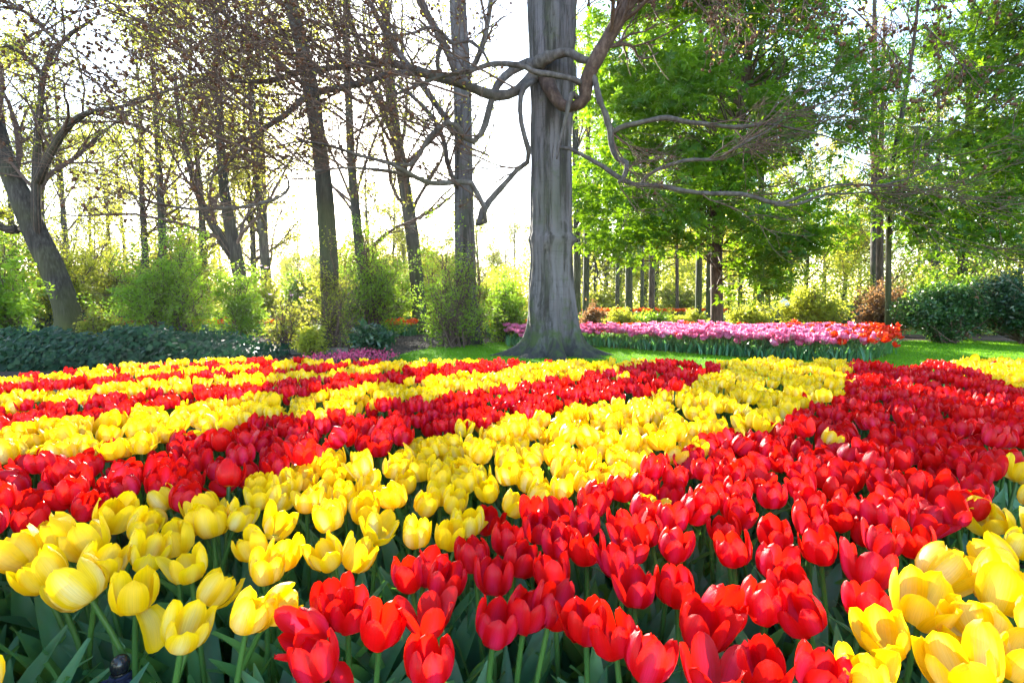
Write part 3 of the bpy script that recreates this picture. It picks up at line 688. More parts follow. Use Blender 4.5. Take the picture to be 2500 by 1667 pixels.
def far_bed():
    r = np.random.default_rng(31); pl = np.array(BED); its = []
    g = .105
    for iy in range(60):
        for ix in range(130):
            x = -.6 + (ix + .5 * (iy % 2)) * g + r.normal() * .03; y = 6.5 + iy * g * .9 + r.normal() * .03
            its.append((x, y))
    its = np.array(its); k = in_poly(its[:, 0], its[:, 1], BED); its = its[k]
    outs = []
    for x, y in its:
        z = float(H(y)); u, v = PX((x, y, z + .27)); 
        redness = np.interp(u, [1850, 2040, 2120], [.012, .16, .97]) + (.6 if y > 9.7 else 0)
        c = 'orange' if r.random() < redness else 'pink'
        h = (.27 + r.normal() * .035); lean = np.array([0, 0.])
        if u > 2070: lean = np.array([.10, -.04]) * r.uniform(0, 1.6)
        outs.append((c, x, y, z, h, lean, u))
    # the ones that show largest: in front
    for c in ('pink', 'orange'):
        L = sorted([o for o in outs if o[0] == c], key=lambda o: o[2]); ind = L[:290]; rest = L[290:]
        rows = {}
        for o in ind: rows.setdefault(int((o[2] - ind[0][2]) / .35), []).append(o)
        lab = {}
        for ri, g_ in rows.items():
            g_.sort(key=lambda o: o[6])
            for j, o in enumerate(g_): lab[id(o)] = (ri, j, len(g_))
        DEP = ['front edge', 'second line', 'third line', 'fourth line', 'fifth line', 'sixth line', 'seventh line', 'back lines', 'back lines']
        for o in ind:
            _, x, y, z, h, lean, u = o; q = r.integers(6); V, F, A = FARM[c][q]; s = r.uniform(.95, 1.25)
            mb = MB(); d = np.array([lean[0], lean[1], h]); top = d
            T = np.array(Vector((0, 0, 1)).rotation_difference(Vector(unit(d + np.array([r.normal() * .12, r.normal() * .12 - .05, 0])))).to_matrix() @ Matrix.Rotation(r.uniform(0, 6.28), 3, 'Z'))
            rt = root(c + '_tulip', (x, y, z), None, None)
            ri, j, n = lab[id(o)]
            what = 'frilly double pink tulip' if c == 'pink' else ('orange-red tulip leaning outward' if u > 2070 else 'orange-red tulip')
            tag(rt, f"{what}, {ordw(min(j, 68))} from left, {DEP[min(ri, 8)]} of the far bed", 'tulip', f'{c} tulips of the far bed')
            mb.add(V @ T.T * s + top, [F], pu=A['pu'], pv=A['pv'], rnd=A['rnd']); mb.build('bloom', M['coral' if c == 'orange' else c], rt)
            ms = MB(); ms.tubes(np.stack([[0, 0, 0], d * [.4, .4, .5], d]), np.array([.005, .004, .004]), 4); ms.A = {'rnd': [np.full(ms.n, .5)]}
            ms.build('stem', M['tstem'], rt)
        if rest:
            mb = MB()
            for o in rest:
                _, x, y, z, h, lean, u = o; V, F, A = FARM[c][r.integers(6)]
                a = r.uniform(0, 6.28); T = np.array(Matrix.Rotation(a, 3, 'Z'))
                mb.add(V @ T.T + np.array([x + lean[0], y, z + h]), [F], pu=A['pu'], pv=A['pv'], rnd=(A['rnd'] + r.random()) % 1)
            tag(mb.build(c + '_tulip_drift', M['coral' if c == 'orange' else c]), f'massed {c} tulip heads behind the front lines of the far bed', 'tulips', kind='stuff')
    mb = MB()
    for o in outs:
        for j in range(4 if o[2] < 8.6 else 2):
            V, F, _ = LEAFP[r.integers(12)]; a = r.uniform(0, 6.28); s = r.uniform(.5, .75); c, q = math.cos(a) * s, math.sin(a) * s
            W = np.stack([V[:, 0] * c - V[:, 1] * q, V[:, 0] * q + V[:, 1] * c, V[:, 2] * s], -1)
            mb.add(W + np.array([o[1] + r.normal() * .05, o[2] + r.normal() * .05, o[3]]), F, rnd=r.random())
    tag(mb.build('tulip_foliage', M['tleaf']), 'dark green arching tulip leaves below the pink flowers of the far bed', 'foliage', kind='stuff')
far_bed()

# ------------------------------------------------------------------ the big beech
def zA(x, y): return x / 2.6133, y / 2.6133
def zB(x, y): return 800 + x / 2.6133, y / 2.6133
def zC(x, y): return 1600 + x / 2.6133, y / 2.6133
def limb(zf, pts, m=28):
    """pts: zoom x, y, depth, width in zoom px -> polyline + radii"""
    q = []
    for x, y, d, w in pts:
        X, Y = zf(x, y); p = P(X, Y, d); q.append([*p, w / 2.6133 / FPX * d / 2 * .88])
    s = smooth_path(q, m); return s[:, :3], np.maximum(s[:, 3], .003)
def big_beech():
    D = 7.5; base = ONG(1345, D); rg = np.random.default_rng(11)
    t = root('beech_tree', base, 'huge grey beech with flared mossy base standing on the lawn in the middle', 'tree')
    # trunk : a lathe with flutes, root buttresses, a collar scar and a knot
    ys_ = np.array([868, 855, 840, 815, 780, 744, 700, 638, 605, 592, 580, 568, 540, 425, 330, 250, 120, 0, -250, -700])
    cx = np.array([1352, 1352, 1351, 1350, 1348, 1347, 1346, 1346, 1346, 1346, 1346, 1345, 1344, 1344, 1344, 1344, 1345, 1346, 1348, 1350])
    wd = np.array([150, 142, 132, 126, 121, 115, 106, 99, 101, 106, 110, 104, 97, 94, 95, 98, 104, 111, 104, 80])
    q = np.array([[*P(x, y, D), w / FPX * D / 2] for x, y, w in zip(cx, ys_, wd)])
    q[0, 2] = base[2] - .05; nr, na = 150, 72
    zz = np.concatenate([np.linspace(q[0, 2], 1.2, 60), np.linspace(1.2, q[-1, 2], 91)[1:]])
    X = np.interp(zz, q[:, 2], q[:, 0]); Rr = np.interp(zz, q[:, 2], q[:, 3])
    an = np.linspace(0, 2 * np.pi, na, endpoint=False); hh = zz - base[2]
    fl = np.exp(-np.maximum(hh, 0) / .16)
    flute = sum(a * np.cos(k * an[None, :] + ph + .12 * k * np.sin(hh[:, None] * 1.3)) for k, a, ph in ((3, .045, .4), (5, .04, 1.9), (7, .03, 4.), (11, .018, 2.), (17, .008, .3)))
    but = (np.abs(np.cos(4.5 * an[None, :] + .6)) ** 1.6 * .55 + np.maximum(0, np.cos(3 * an[None, :] + 2.2)) ** 2 * .3 + .10 * np.cos(13 * an[None, :] + 1.)) * fl[:, None] + .35 * (np.exp(-np.maximum(hh, 0) / .07))[:, None] * np.abs(np.cos(4.5 * an[None, :] + .6))
    rad = Rr[:, None] * (1 + flute * (1 + 1.2 * fl[:, None]) + but)
    col = np.exp(-((hh - 1.66) / .05) ** 2)[:, None] * (.09 + .07 * np.cos(an[None, :] - .2)) - np.exp(-((hh - 1.75) / .03) ** 2)[:, None] * .05
    kn = .26 * np.exp(-((hh[:, None] - 1.56) / .07) ** 2 - ((an[None, :] - 4.45) / .22) ** 2) - .2 * np.exp(-((hh[:, None] - 1.50) / .03) ** 2 - ((an[None, :] - 4.45) / .12) ** 2)
    lump = sum(rg.uniform(.004, .014) * np.cos(rg.integers(1, 6) * an[None, :] + rg.uniform(2, 9) * hh[:, None] + rg.uniform(0, 6)) for _ in range(14))
    rad *= 1 + col + kn + lump + rg.normal(size=(nr, na)) * .004
    V = np.stack([X[:, None] + rad * np.cos(an), D + rad * np.sin(an), np.repeat(zz[:, None], na, 1)], -1).reshape(-1, 3)
    mb = MB(); mb.add(V, [grid_faces(nr, na, True)]); mb.build('trunk', M['beech'], t, base)
    LB = [
     (zB, [(1390, 500, 7.25, 95), (1440, 600, 7.1, 75), (1500, 675, 7.0, 65), (1570, 680, 6.9, 62), (1635, 640, 6.85, 70), (1650, 520, 6.8, 80), (1700, 400, 6.75, 82), (1790, 240, 6.7, 80), (1880, 80, 6.6, 78), (1980, -90, 6.5, 70), (2090, -300, 6.4, 55)]),
     (zB, [(1310, 430, 7.25, 95), (1380, 385, 7.05, 75), (1460, 350, 7.0, 55), (1540, 340, 6.95, 48), (1610, 375, 6.85, 44), (1670, 395, 6.8, 40)]),
     (zB, [(1625, 540, 6.8, 45), (1560, 505, 6.75, 42), (1450, 480, 6.75, 40), (1330, 465, 6.75, 38), (1240, 425, 6.75, 40), (1060, 418, 6.7, 36), (900, 465, 6.6, 30), (760, 490, 6.5, 26), (600, 545, 6.4, 22), (440, 610, 6.3, 18), (250, 620, 6.2, 12), (60, 560, 6.1, 8)]),
     (zB, [(1330, 470, 7.25, 95), (1260, 530, 7.2, 78), (1190, 590, 7.15, 72), (1060, 610, 7.1, 66), (950, 570, 7.0, 64), (800, 515, 6.9, 62), (640, 470, 6.8, 62), (520, 430, 6.75, 62), (400, 395, 6.7, 58), (250, 400, 6.6, 46), (60, 420, 6.5, 42), (-150, 440, 6.4, 38), (-350, 500, 6.3, 34), (-520, 510, 6.2, 26), (-750, 490, 6.1, 20), (-1000, 560, 6., 16), (-1300, 640, 5.9, 10)]),
     (zB, [(620, 470, 6.8, 40), (400, 470, 6.7, 40), (200, 530, 6.6, 46), (0, 570, 6.5, 46), (-150, 610, 6.4, 44), (-260, 710, 6.3, 38), (-400, 800, 6.25, 30), (-510, 880, 6.2, 24), (-590, 970, 6.1, 20), (-680, 1060, 6., 15), (-820, 1180, 5.9, 10)]),
     (zB, [(1290, 400, 7.3, 70), (1200, 440, 7.3, 56), (1120, 500, 7.2, 56), (1065, 580, 7.15, 52), (1040, 660, 7.1, 48), (1005, 790, 7.0, 46), (970, 860, 6.95, 44), (915, 905, 6.9, 42), (860, 870, 6.85, 38), (800, 780, 6.8, 36), (720, 800, 6.75, 38), (640, 880, 6.7, 36), (590, 960, 6.65, 32), (530, 1045, 6.6, 28), (430, 1040, 6.5, 26), (250, 1000, 6.4, 22), (100, 960, 6.3, 18), (-150, 900, 6.2, 12), (-400, 940, 6.1, 8)]),
     (zB, [(1310, 520, 7.2, 48), (1250, 560, 7.1, 40), (1225, 660, 7.05, 38), (1235, 800, 7.0, 38), (1265, 920, 7.0, 38), (1285, 1020, 7.05, 36), (1220, 1070, 7.1, 38), (1130, 1170, 7.1, 40), (1040, 1270, 7.1, 42), (985, 1350, 7.05, 50), (955, 1440, 7.0, 40), (1000, 1420, 6.9, 36), (1000, 1340, 6.85, 36), (950, 1240, 6.85, 38), (900, 1165, 6.8, 40), (760, 1175, 6.7, 38), (640, 1170, 6.6, 34), (540, 1130, 6.5, 30), (420, 1060, 6.4, 26), (200, 1000, 6.3, 20), (0, 930, 6.2, 14), (-200, 900, 6.1, 8)]),
     (zB, [(640, 1175, 6.6, 22), (540, 1130, 6.55, 22), (420, 1100, 6.5, 20), (250, 1080, 6.4, 18), (100, 1078, 6.3, 16), (-60, 1090, 6.2, 12), (-250, 1080, 6.1, 8)]),
     (zB, [(1600, 640, 6.9, 40), (1560, 600, 6.8, 38), (1530, 680, 6.75, 32), (1500, 820, 6.7, 26), (1470, 930, 6.65, 24), (1455, 1010, 6.6, 12)]),
     (zB, [(1470, 940, 6.65, 24), (1560, 955, 6.6, 28), (1660, 1010, 6.55, 28), (1760, 1065, 6.5, 30), (1860, 1140, 6.45, 40), (1960, 1180, 6.4, 34), (2100, 1185, 6.35, 32), (2250, 1215, 6.3, 32), (2400, 1235, 6.25, 32), (2640, 1240, 6.2, 32), (2770, 1275, 6.15, 30), (2850, 1305, 6.1, 34), (2940, 1290, 6.05, 22), (3090, 1225, 6., 18), (3250, 1185, 5.95, 14), (3500, 1190, 5.9, 12), (3750, 1130, 5.8, 10), (3950, 1010, 5.7, 7)]),
     (zB, [(2850, 1305, 6.1, 26), (3000, 1300, 6.05, 20), (3150, 1245, 6., 16), (3350, 1230, 5.9, 12), (3600, 1200, 5.8, 8)]),
     (zB, [(1660, 460, 6.8, 50), (1705, 510, 6.75, 44), (1735, 620, 6.7, 42), (1785, 740, 6.65, 42), (1815, 850, 6.6, 46), (1830, 950, 6.55, 40), (1870, 1020, 6.5, 36), (1920, 1040, 6.45, 34), (1910, 1120, 6.4, 34), (1870, 1170, 6.4, 30)]),
     (zB, [(1815, 850, 6.6, 38), (1870, 810, 6.55, 36), (1970, 785, 6.5, 34), (2150, 750, 6.45, 36), (2280, 775, 6.4, 34), (2480, 800, 6.3, 28), (2640, 815, 6.25, 28), (2800, 800, 6.2, 20), (2980, 830, 6.1, 14), (3180, 880, 6., 10), (3400, 960, 5.9, 6)]),
     (zB, [(1990, 1190, 6.4, 22), (2040, 1120, 6.35, 24), (2160, 1060, 6.3, 24), (2300, 1025, 6.25, 26), (2480, 1015, 6.2, 26), (2580, 960, 6.15, 22), (2680, 895, 6.1, 18), (2790, 840, 6., 12), (2900, 760, 5.9, 8)]),
     (zB, [(720, 480, 6.85, 34), (700, 400, 6.8, 30), (725, 290, 6.75, 30), (740, 220, 6.7, 30), (650, 180, 6.6, 24), (560, 215, 6.5, 18), (440, 230, 6.4, 14), (260, 230, 6.3, 9), (60, 260, 6.2, 6)]),
     (zB, [(740, 220, 6.7, 26), (800, 275, 6.7, 26), (860, 265, 6.7, 24), (920, 270, 6.65, 24), (990, 330, 6.6, 20), (1030, 400, 6.55, 14), (1080, 440, 6.5, 8)]),
     (zB, [(570, 470, 6.75, 18), (520, 360, 6.6, 16), (430, 200, 6.5, 15), (330, 60, 6.4, 14), (260, -80, 6.3, 12), (150, -250, 6.2, 9)]),
     (zA, [(2091, 440, 6.5, 24), (1900, 460, 6.3, 22), (1750, 400, 6.2, 18), (1560, 260, 6.1, 14), (1420, 60, 6., 11), (1330, -120, 5.9, 8)]),
     (zA, [(1830, 1130, 6.3, 10), (1845, 1190, 6.25, 16), (1780, 1260, 6.2, 20), (1600, 1310, 6.15, 24), (1400, 1325, 6.1, 24), (1180, 1325, 6.05, 20), (1000, 1290, 6., 14), (850, 1240, 5.95, 9), (700, 1160, 5.9, 5)]),
    ]
    polys, rads = [], []
    mb = MB()
    for i, (zf, pts) in enumerate(LB):
        pl, rd = limb(zf, pts, 30); pl = pl + np.cumsum(rg.normal(size=pl.shape) * .002, 0)
        if i < 2: rd = rd * 1.22
        k_ = .3 if i == 0 else .8; rd = rd * (1 + k_ * (.08 * np.sin(np.arange(30) * 1.3 + i) + .05 * rg.normal(size=30)))
        b = MB(); b.tubes(pl, rd, 12, True); b.build('limb', M['limb' if i != 0 else 'limb_brown'], t, base)
        polys.append(pl); rads.append(rd)
    # the crown of twigs
    Pt = np.stack(polys); Rd = np.stack(rads)
    LFT = [2, 3, 4, 5, 6, 7, 14, 15, 16, 17, 18]; RGT = [9, 10, 11, 12, 13]
    def crown(sel, n1, bias, t0=.25):
        p1, r1 = spawn(rg, Pt[sel], Rd[sel], n1, t0, 1., (25, 70), (.55, 1.8), 9, .20, bias, .36, .006, .25, True, .7)
        p2, r2 = spawn(rg, p1, r1, 6, .1, 1., (20, 60), (.35, .8), 7, .20, np.array(bias) * .6, .6, .0044, .5, False, .8)
        p3, r3 = spawn(rg, p2, r2, 4, .15, 1., (20, 60), (.3, .8), 5, .22, np.array(bias) * .4, .7, .0028, .6, False)
        return (p1, r1), (p2, r2), (p3, r3)
    tw = MB(); ends = []
    # extra level-one sprays starting high over the frame, arching down to the left
    for sel, n1, bias, t0 in ((LFT, 11, (-.34, -.12, .20), .22), (RGT, 7, (.35, -.05, .02), .3), ([0], 16, (0, 0, .25), .5)):
        A, B, C_ = crown(sel, n1, bias, t0)
        tw.tubes(*A, 5); tw.tubes(*B, 4); tw.tubes(*C_, 3); ends.append((sel, B[0], C_[0]))
    # sprays that hang in from above
    st, rd = [], []
    for i in range(32):
        if i < 9: x0, y0, dx, dy = rg.uniform(250, 1300), rg.uniform(-330, 60), rg.uniform(-700, -250), rg.uniform(60, 420)
        else: x0, y0, dx, dy = rg.uniform(330, 1300), rg.uniform(140, 420), rg.uniform(-620, -260), rg.uniform(-330, -110)
        d = rg.uniform(5.4, 7.2)
        if i >= 9: x0 -= max(0, (y0 - 250)) * .6
        q = smooth_path(np.array([[*P(x0, y0, d)], [*P(x0 + dx * .45, y0 + dy * (.3 if i < 9 else .52), d - .2)], [*P(x0 + dx, y0 + dy, d - .5)]]), 12)
        st.append(q); rd.append(np.linspace(.013, .004, 12))
    for i in range(14):
        x0 = rg.uniform(1500, 2500); y0 = rg.uniform(-260, 60); d = rg.uniform(5.4, 6.6)
        q = smooth_path(np.array([[*P(x0, y0, d)], [*P(x0 + 60, y0 + 60, d - .2)], [*P(x0 + 170, y0 + 190, d - .4)]]), 12)
        st.append(q); rd.append(np.linspace(.009, .003, 12))
    st, rd = np.array(st), np.array(rd)
    p2, r2 = spawn(rg, st, rd, 11, .05, 1., (15, 55), (.25, .6), 7, .18, (-.1, 0, .0), .5, .0055, .5)
    p3, r3 = spawn(rg, p2, r2, 4, .15, 1., (20, 60), (.3, .8), 5, .2, (0, 0, .05), .7, .0028, .6)
    tw.tubes(st, rd, 6); tw.tubes(p2, r2, 4); tw.tubes(p3, r3, 3)
    tw.build('twigs', M['twig'], t, base)
    # old beech-nut husks
    hp_ = np.concatenate([along(rg, ends[0][2], 1, .5, 1., .02)[::3], along(rg, p3, 1, .5, 1., .02), along(rg, ends[1][2], 1, .5, 1., .02)[::16]])
    hb = MB(); n = len(hp_)
    s_ = rg.uniform(.014, .023, n)[:, None]
    for j in range(5):                                              # four spread woody lobes and a core
        ax = unit(rg.normal(size=(n, 3))); w = unit(np.cross(ax, rg.normal(size=(n, 3)))); b = np.cross(ax, w)
        c0 = hp_ + ax * s_ * (.55 if j else 0); k = s_ * (.75 if j else 1.)
        V = np.stack([c0 + w * k, c0 + b * k, c0 - w * k, c0 - b * k, c0 + ax * k * 1.2, c0 - ax * k * .7], 1).reshape(-1, 3); o6 = np.arange(n)[:, None] * 6
        hb.add(V, [np.concatenate([o6 + np.array([f]) for f in ((0, 1, 4), (1, 2, 4), (2, 3, 4), (3, 0, 4), (1, 0, 5), (2, 1, 5), (3, 2, 5), (0, 3, 5))])])
    o = hb.build('nut_husks', M['husk'], t, base); o['kind'] = 'stuff'
    # a few first yellow-green buds on the twigs
    bb = MB(); pos = np.concatenate([along(rg, ends[0][2], 1, .4, 1., .03)[::2], along(rg, p3, 1, .4, 1., .03)[::2]])
    leaves(bb, rg, pos, (.02, .045), .5, .3); o = bb.build('buds', M['bud'], t, base); o['kind'] = 'stuff'
big_beech()

# ------------------------------------------------------------------ other trees
def trunk_tree(name, label, pix, m, seed, limbs=6, ltop=(.35, 1.), up=.35, leaf=None, nleaf=0, lsize=(.03, .06), sub=(6, 5), flare=.5, group=None, twigm='twig', spread=(.35, .6), extra=None, cat='tree', twr=.0045):
    """pix: list of (x, y, width px, depth) from the base up, 2500 view"""
    rg = np.random.default_rng(seed); x0, y0, w0, d0 = pix[0]
    base = ONG(x0, d0); q = []
    for i, (x, y, w, d) in enumerate(pix):
        p = P(x, y, d); 
        if i == 0: p = base + np.array([0, 0, -.06])
        q.append([*p, w / FPX * d / 2])
    s = smooth_path(q, 40); pl, rd = s[:, :3], np.maximum(s[:, 3], .006)
    h = pl[:, 2] - base[2]; rd = rd * (1 + flare * np.exp(-np.maximum(h, 0) / .22))
    t = root(name, base, label, cat, group)
    b = MB(); b.tubes(pl, rd, 18, True)
    V = b.V[0]; n = 18                                              # uneven section
    a = np.arange(len(V)) % n / n * 2 * np.pi; c = np.repeat(pl, n, 0); hh = V[:, 2] - base[2]
    V[:] = c + (V - c) * (1 + .05 * np.cos(3 * a + hh) + .04 * np.cos(5 * a + 1.7 + hh * .5) + .22 * flare * np.cos(5 * a + seed) * np.exp(-np.maximum(hh, 0) / .2))[:, None]
    b.build('trunk', m, t, base)
    TB = MB()
    L1, R1 = spawn(rg, pl[None], rd[None], limbs, ltop[0], ltop[1], (25, 60), spread, 10, .16, (0, 0, up), .33, .012, .3)
    if extra is not None:
        ep = []; er = []
        for ex in extra:
            e = smooth_path(np.array([[*P(x, y, d), w / FPX * d / 2] for x, y, w, d in ex]), 10); ep.append(e[:, :3]); er.append(np.maximum(e[:, 3], .006))
        for k in range(len(ep)):
            bb = MB(); bb.tubes(ep[k], er[k], 10, True); bb.build('limb', m, t, base)
        L1 = np.concatenate([L1, np.stack(ep)]); R1 = np.concatenate([R1, np.stack(er)])
    L2, R2 = spawn(rg, L1, R1, sub[0], .15, 1., (25, 60), (.3, .65), 7, .2, (0, 0, up * .4), .5, twr * 1.8, .35)
    L3, R3 = spawn(rg, L2, R2, sub[1], .15, 1., (20, 60), (.3, .7), 5, .22, (0, 0, up * .3), .6, twr, .5)
    TB.tubes(L1, R1, 7); TB.tubes(L2, R2, 4); TB.tubes(L3, R3, 3)
    TB.build('branches', M[twigm], t, base)
    if nleaf:
        lb = MB(); pos = along(rg, L3, nleaf, .2, 1., .07); leaves(lb, rg, pos, lsize, .55, .4); lb.build('crown', M[leaf], t, base)
    return t
trunk_tree('beech_tree', 'tall smooth grey beech behind the big beech, with dark ivy stem up one side',
    [(1142, 823, 50, 9.3), (1140, 760, 50, 9.3), (1136, 600, 49, 9.35), (1132, 420, 44, 9.4), (1128, 200, 42, 9.4), (1118, 0, 38, 9.4), (1112, -300, 30, 9.5), (1110, -700, 18, 9.6)], M['beech'], 41, 7, (.5, 1.), .4, 'bud', 4, (.035, .07), (8, 7), .55,
    extra=[[(1112, 175, 18, 9.3), (1085, 110, 17, 9.2), (1040, 30, 16, 9.1), (1005, -60, 14, 9.), (960, -220, 10, 8.9)],
           [(1110, 330, 15, 9.3), (1075, 270, 15, 9.2), (1010, 180, 14, 9.1), (960, 110, 14, 9.), (920, 40, 13, 8.9), (885, -40, 11, 8.8), (850, -180, 8, 8.7)],
           [(1145, 180, 14, 9.3), (1172, 130, 13, 9.25), (1190, 60, 12, 9.2), (1200, -20, 11, 9.1), (1210, -160, 8, 9.)],
           [(1120, 460, 12, 9.3), (1095, 410, 12, 9.2), (1085, 350, 11, 9.1), (1060, 290, 10, 9.), (1000, 230, 8, 8.9), (940, 190, 6, 8.8)]])
trunk_tree('alder_tree', 'grey trunk straight before the sun, leaning from its dark leafy foot',
    [(808, 846, 40, 8.0), (806, 760, 40, 8.), (802, 640, 42, 8.), (792, 480, 40, 8.05), (780, 360, 34, 8.1), (758, 220, 34, 8.15), (735, 100, 32, 8.2), (712, 0, 30, 8.3), (670, -250, 22, 8.4), (640, -550, 12, 8.5)], M['bark'], 42, 12, (.4, .95), .2, 'bud', 6, (.035, .07), (8, 7), .5)
trunk_tree('alder_tree', 'slim trunk just right of the sun with green leaves climbing it',
    [(882, 806, 22, 12), (878, 640, 22, 12), (868, 520, 22, 12), (858, 400, 19, 12), (852, 250, 17, 12), (846, 100, 15, 12), (842, -100, 11, 12)], M['bark'], 43, 14, (.2, .8), .2, 'spring', 10, (.04, .08), (8, 6), .3, twr=.006)
trunk_tree('lime_tree', 'leaning grey trunk left of the smooth second beech, forking high up',
    [(1028, 790, 34, 14), (1012, 640, 32, 14), (998, 520, 30, 14), (976, 380, 26, 14), (960, 260, 22, 14), (950, 130, 20, 14), (940, 0, 17, 14), (925, -200, 10, 14)], M['bark'], 44, 14, (.22, .8), .2, 'spring', 9, (.04, .08), (8, 6), .3, twr=.007,
    extra=[[(985, 420, 16, 14), (960, 330, 16, 13.9), (925, 250, 14, 13.8), (890, 160, 12, 13.7), (860, 60, 10, 13.6), (830, -60, 7, 13.5)]])
trunk_tree('poplar_tree', 'straight pale trunk rising bare out of the yellow-green bushes',
    [(656, 770, 24, 20), (648, 660, 23, 20), (638, 520, 20, 20), (628, 420, 18, 20), (618, 300, 16, 20), (610, 150, 14, 20), (604, 0, 12, 20), (600, -150, 8, 20)], M['bark'], 45, 15, (.3, .85), .15, 'spring', 10, (.06, .10), (8, 6), .2, twr=.009)
trunk_tree('oak_tree', 'dark forked oak trunk leaning left above the bushes, shaggy with twigs',
    [(592, 790, 30, 16), (588, 700, 30, 16), (578, 640, 30, 16), (560, 540, 26, 16), (548, 460, 22, 16), (538, 330, 18, 16), (530, 150, 14, 16), (522, -50, 9, 16)], M['oak'], 46, 16, (.2, .8), .15, 'spring', 9, (.05, .09), (8, 6), .2, twr=.008,
    extra=[[(575, 635, 24, 16), (545, 590, 24, 15.9), (515, 540, 20, 15.8), (485, 480, 17, 15.7), (462, 400, 14, 15.6), (440, 300, 10, 15.5), (425, 180, 7, 15.4)]])
trunk_tree('oak_tree', 'massive furrowed trunk leaning left with mossy side, behind the ivy hedge',
    [(172, 806, 52, 12.5), (160, 745, 52, 12.5), (125, 650, 51, 12.5), (88, 570, 49, 12.5), (52, 480, 44, 12.5), (18, 400, 38, 12.5), (-10, 300, 32, 12.5), (-60, 120, 26, 12.5), (-110, -100, 16, 12.5)], M['oak'], 47, 10, (.3, .9), .15, 'spring', 9, (.04, .08), (8, 6), .4, twr=.006,
    extra=[[(92, 590, 20, 12.4), (88, 520, 19, 12.4), (88, 440, 18, 12.3), (92, 330, 15, 12.3), (100, 240, 13, 12.2), (105, 180, 13, 12.2), (140, 110, 10, 12.1), (185, 75, 8, 12.), (232, 45, 5, 12.)],
           [(92, 445, 20, 12.3), (115, 390, 18, 12.2), (145, 335, 17, 12.1), (180, 295, 15, 12.), (225, 272, 11, 11.9), (290, 262, 8, 11.8), (370, 240, 6, 11.7)],
           [(104, 185, 10, 12.2), (75, 150, 10, 12.2), (45, 125, 9, 12.1), (10, 110, 7, 12.)],
           [(150, 110, 9, 12.1), (105, 70, 9, 12.1), (62, 30, 8, 12.), (10, 18, 6, 12.)],
           [(40, 560, 22, 12.4), (15, 560, 18, 12.4), (-10, 545, 16, 12.3), (-60, 500, 12, 12.2)]])
TW = 'slim woodland trunks behind the pink bed'
for i, (x, w, d, yb, lab, mt) in enumerate([
    (1410, 18, 17, 778, 'greenish trunk close against the beech, nearer of a touching pair', 'bark'), (1430, 15, 18, 776, 'grey trunk of the touching pair, farther from the beech', 'bark'),
    (1537, 17, 19, 770, 'straight smooth grey trunk standing clear in the gap of the wood', 'bark'), (1507, 10, 22, 770, 'thin trunk close before the straight smooth grey one', 'bark'),
    (1567, 9, 24, 770, 'thin pole-like trunk between the smooth grey and the brown trunk', 'bark'), (1592, 14, 21, 772, 'brown trunk wrapped in small yellow leaves', 'brown'),
    (1654, 8, 24, 770, 'thin dark trunk standing alone between the brown and the grey trunks', 'brown'), (1706, 15, 16, 780, 'pale speckled trunk next to the dark chestnut trunk', 'bark'),
    (1730, 12, 15, 782, 'greenish trunk touching the dark chestnut trunk', 'bark'), (1858, 16, 20, 776, 'grey trunk behind the yellow-green shrub, half hidden', 'bark'),
    (2136, 18, 19, 776, 'broad trunk behind the slim grey sapling at the right', 'bark'), (2290, 10, 24, 772, 'slim grey trunk in the pink-brown thicket at the right', 'bark')]):
    rr = random.Random(i); sl_ = rr.uniform(-10, 10)
    trunk_tree('woodland_tree', lab, [(x, yb, w, d), (x - sl_ * .2, 650, w * .97, d), (x - sl_ * .5, 450, w * .85, d), (x - sl_, 250, w * .7, d), (x - sl_, 50, w * .5, d), (x - sl_, -120, w * .2, d)], M[mt], 60 + i, 9, (.25, .85), .2, 'spring', 8, (.06, .11), (6, 5), .25, TW, spread=(.15, .32), twr=.006)
trunk_tree('sapling_tree', 'slim straight grey sapling with mossy foot at the end of the pink bed',
    [(2170, 808, 13, 11), (2169, 700, 12.5, 11), (2170, 560, 12, 11), (2174, 430, 11, 11), (2198, 300, 10, 11), (2222, 160, 8, 11), (2240, 20, 6, 11), (2250, -120, 4, 11)], M['bark'], 80, 8, (.45, 1.), .4, 'chestnut', 1, (.05, .09), (4, 3), .3)

